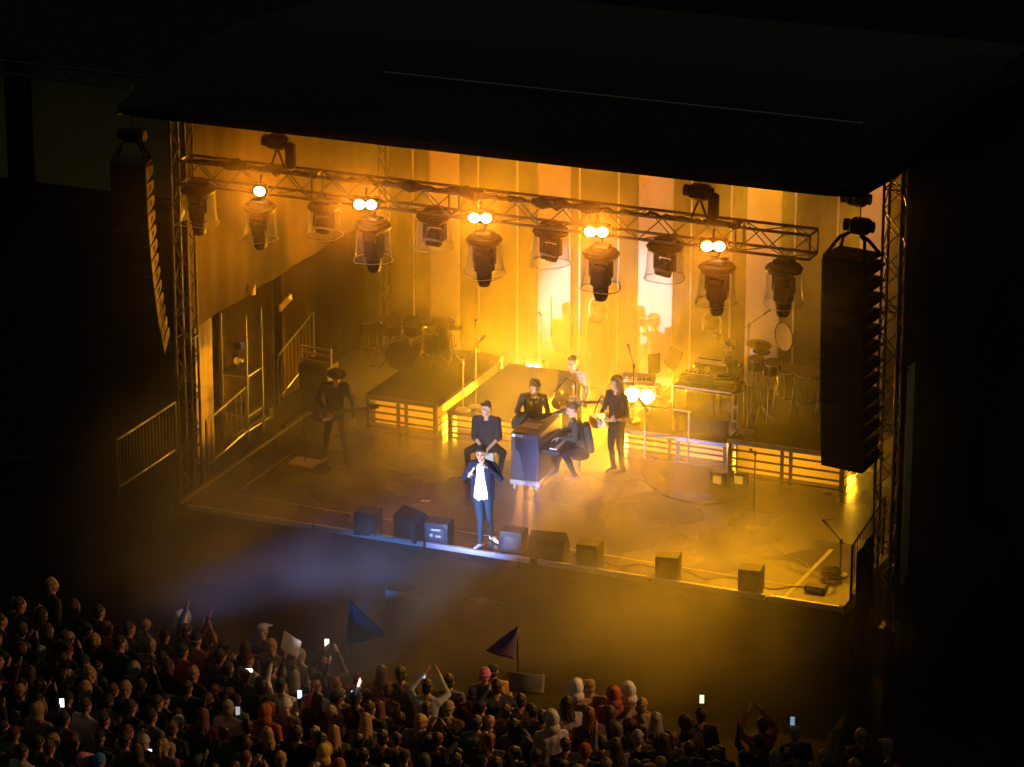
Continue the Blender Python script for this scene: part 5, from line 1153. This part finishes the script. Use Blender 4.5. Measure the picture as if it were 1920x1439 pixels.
phone('white phone flash at the bottom left near the ponytail', 281, 1408, Yp(281,1408,1.4), (.9,1,1), 2.0, w_=.07, h_=.07)
phone('dim phone screen beside the rust hoodie', 446, 1333, Yp(446,1333,1.5), (.8,.8,.9), .5)
def cloth(name, label, c, pts, m, bulge=.04, cat='sheet', rz=R(20)):
    N = 10; q = MB(); vs = []; fs = []
    a, b_, cc_, d = [V(p) for p in pts]
    for i in range(N+1):
        for j in range(N+1):
            u, v = i/N, j/N; p = a.lerp(b_, u).lerp(d.lerp(cc_, u), v); vs.append(p+V((0, -bulge*math.sin(u*3.1)*1.2+bulge*.6*math.sin(v*5+u*4), 0)))
    for i in range(N):
        for j in range(N): k = i*(N+1)+j; fs.append((k, k+N+1, k+N+2, k+1))
    o = q.add(vs, fs).obj(name, m, None, True); o.location = c; o.rotation_euler = (0,0,rz); o.modifiers.new('thick','SOLIDIFY').thickness = .006; tag(o, label, cat); return o
sheet_tr = bpy.data.materials.new('white_sheet_m'); sheet_tr.use_nodes = True; _n = sheet_tr.node_tree; _t = _n.nodes.new('ShaderNodeBsdfTranslucent'); _t.inputs[0].default_value = (.85,.87,.9,1)
_m = _n.nodes.new('ShaderNodeMixShader'); _n.nodes['Principled BSDF'].inputs['Base Color'].default_value = (.8,.82,.85,1); _n.links.new(_n.nodes['Principled BSDF'].outputs[0], _m.inputs[1]); _n.links.new(_t.outputs[0], _m.inputs[2]); _n.links.new(_m.outputs[0], _n.nodes['Material Output'].inputs['Surface'])
wp = byl['the white sheet holder']; hp_ = aty(545, 1205, wp['p'].y+.2)
cloth('white_sheet', 'white sheet held up over the crowd, glowing blue white', hp_, [(-.1,0,.2), (.17,0,.03), (.1,0,-.26), (-.15,0,-.08)], sheet_tr)
pp_ = aty(580, 1311, byl['the pink sheet']['p'].y+.25)
cloth('pink_sheet', 'pink sheet in the crowd below the white sheet', pp_, [(-.14,0,.02), (.07,0,.12), (.13,0,-.06), (-.03,0,-.13)], mat('pink_sheet_m', (.65,.06,.35), .6))
def flag(label, x, y, Y, pts, col, cat='flag'):
    c = aty(x, y, Y); t = thing('flag', label, cat, c, R(20), 'flags at the front of the crowd')
    o = cloth('flag_cloth', None, (0,0,0), pts, col, .05); del_ = [o.pop(k) for k in list(o.keys()) if k in ('label','category','group')]; o.parent = t; o.rotation_euler = (0,0,0)
    pa = V(pts[0]); MB().cyl(pa+V((0,.01,.02)), pa+V((.02,.05,-1.15)), .012).obj('pole', black_metal, t)
flag('dark blue triangular flag in the dark gap before the stage', 682, 1167, -4.45, [(-.22,0,.36), (-.2,0,.37), (.36,0,-.22), (-.27,0,-.36)], mat('blue_flag_m', (.0,.004,.02), 1, spec=0))
flag('dim purple flag at the crowd front right of the blue one', 945, 1208, -4.9, [(.2,0,.28), (.22,0,.29), (.16,0,-.26), (-.28,0,-.1)], mat('purple_flag_m', (.16,.12,.3), 1, spec=0))
cloth('grey_cloth', 'dim grey cloth held across at the crowd front, right of the yellow jacket', aty(985, 1278, -5.1), [(-.28,0,.16), (.3,0,.14), (.28,0,-.2), (-.24,0,-.16)], mat('grey_cloth_m', (.2,.19,.19), .8), .05)
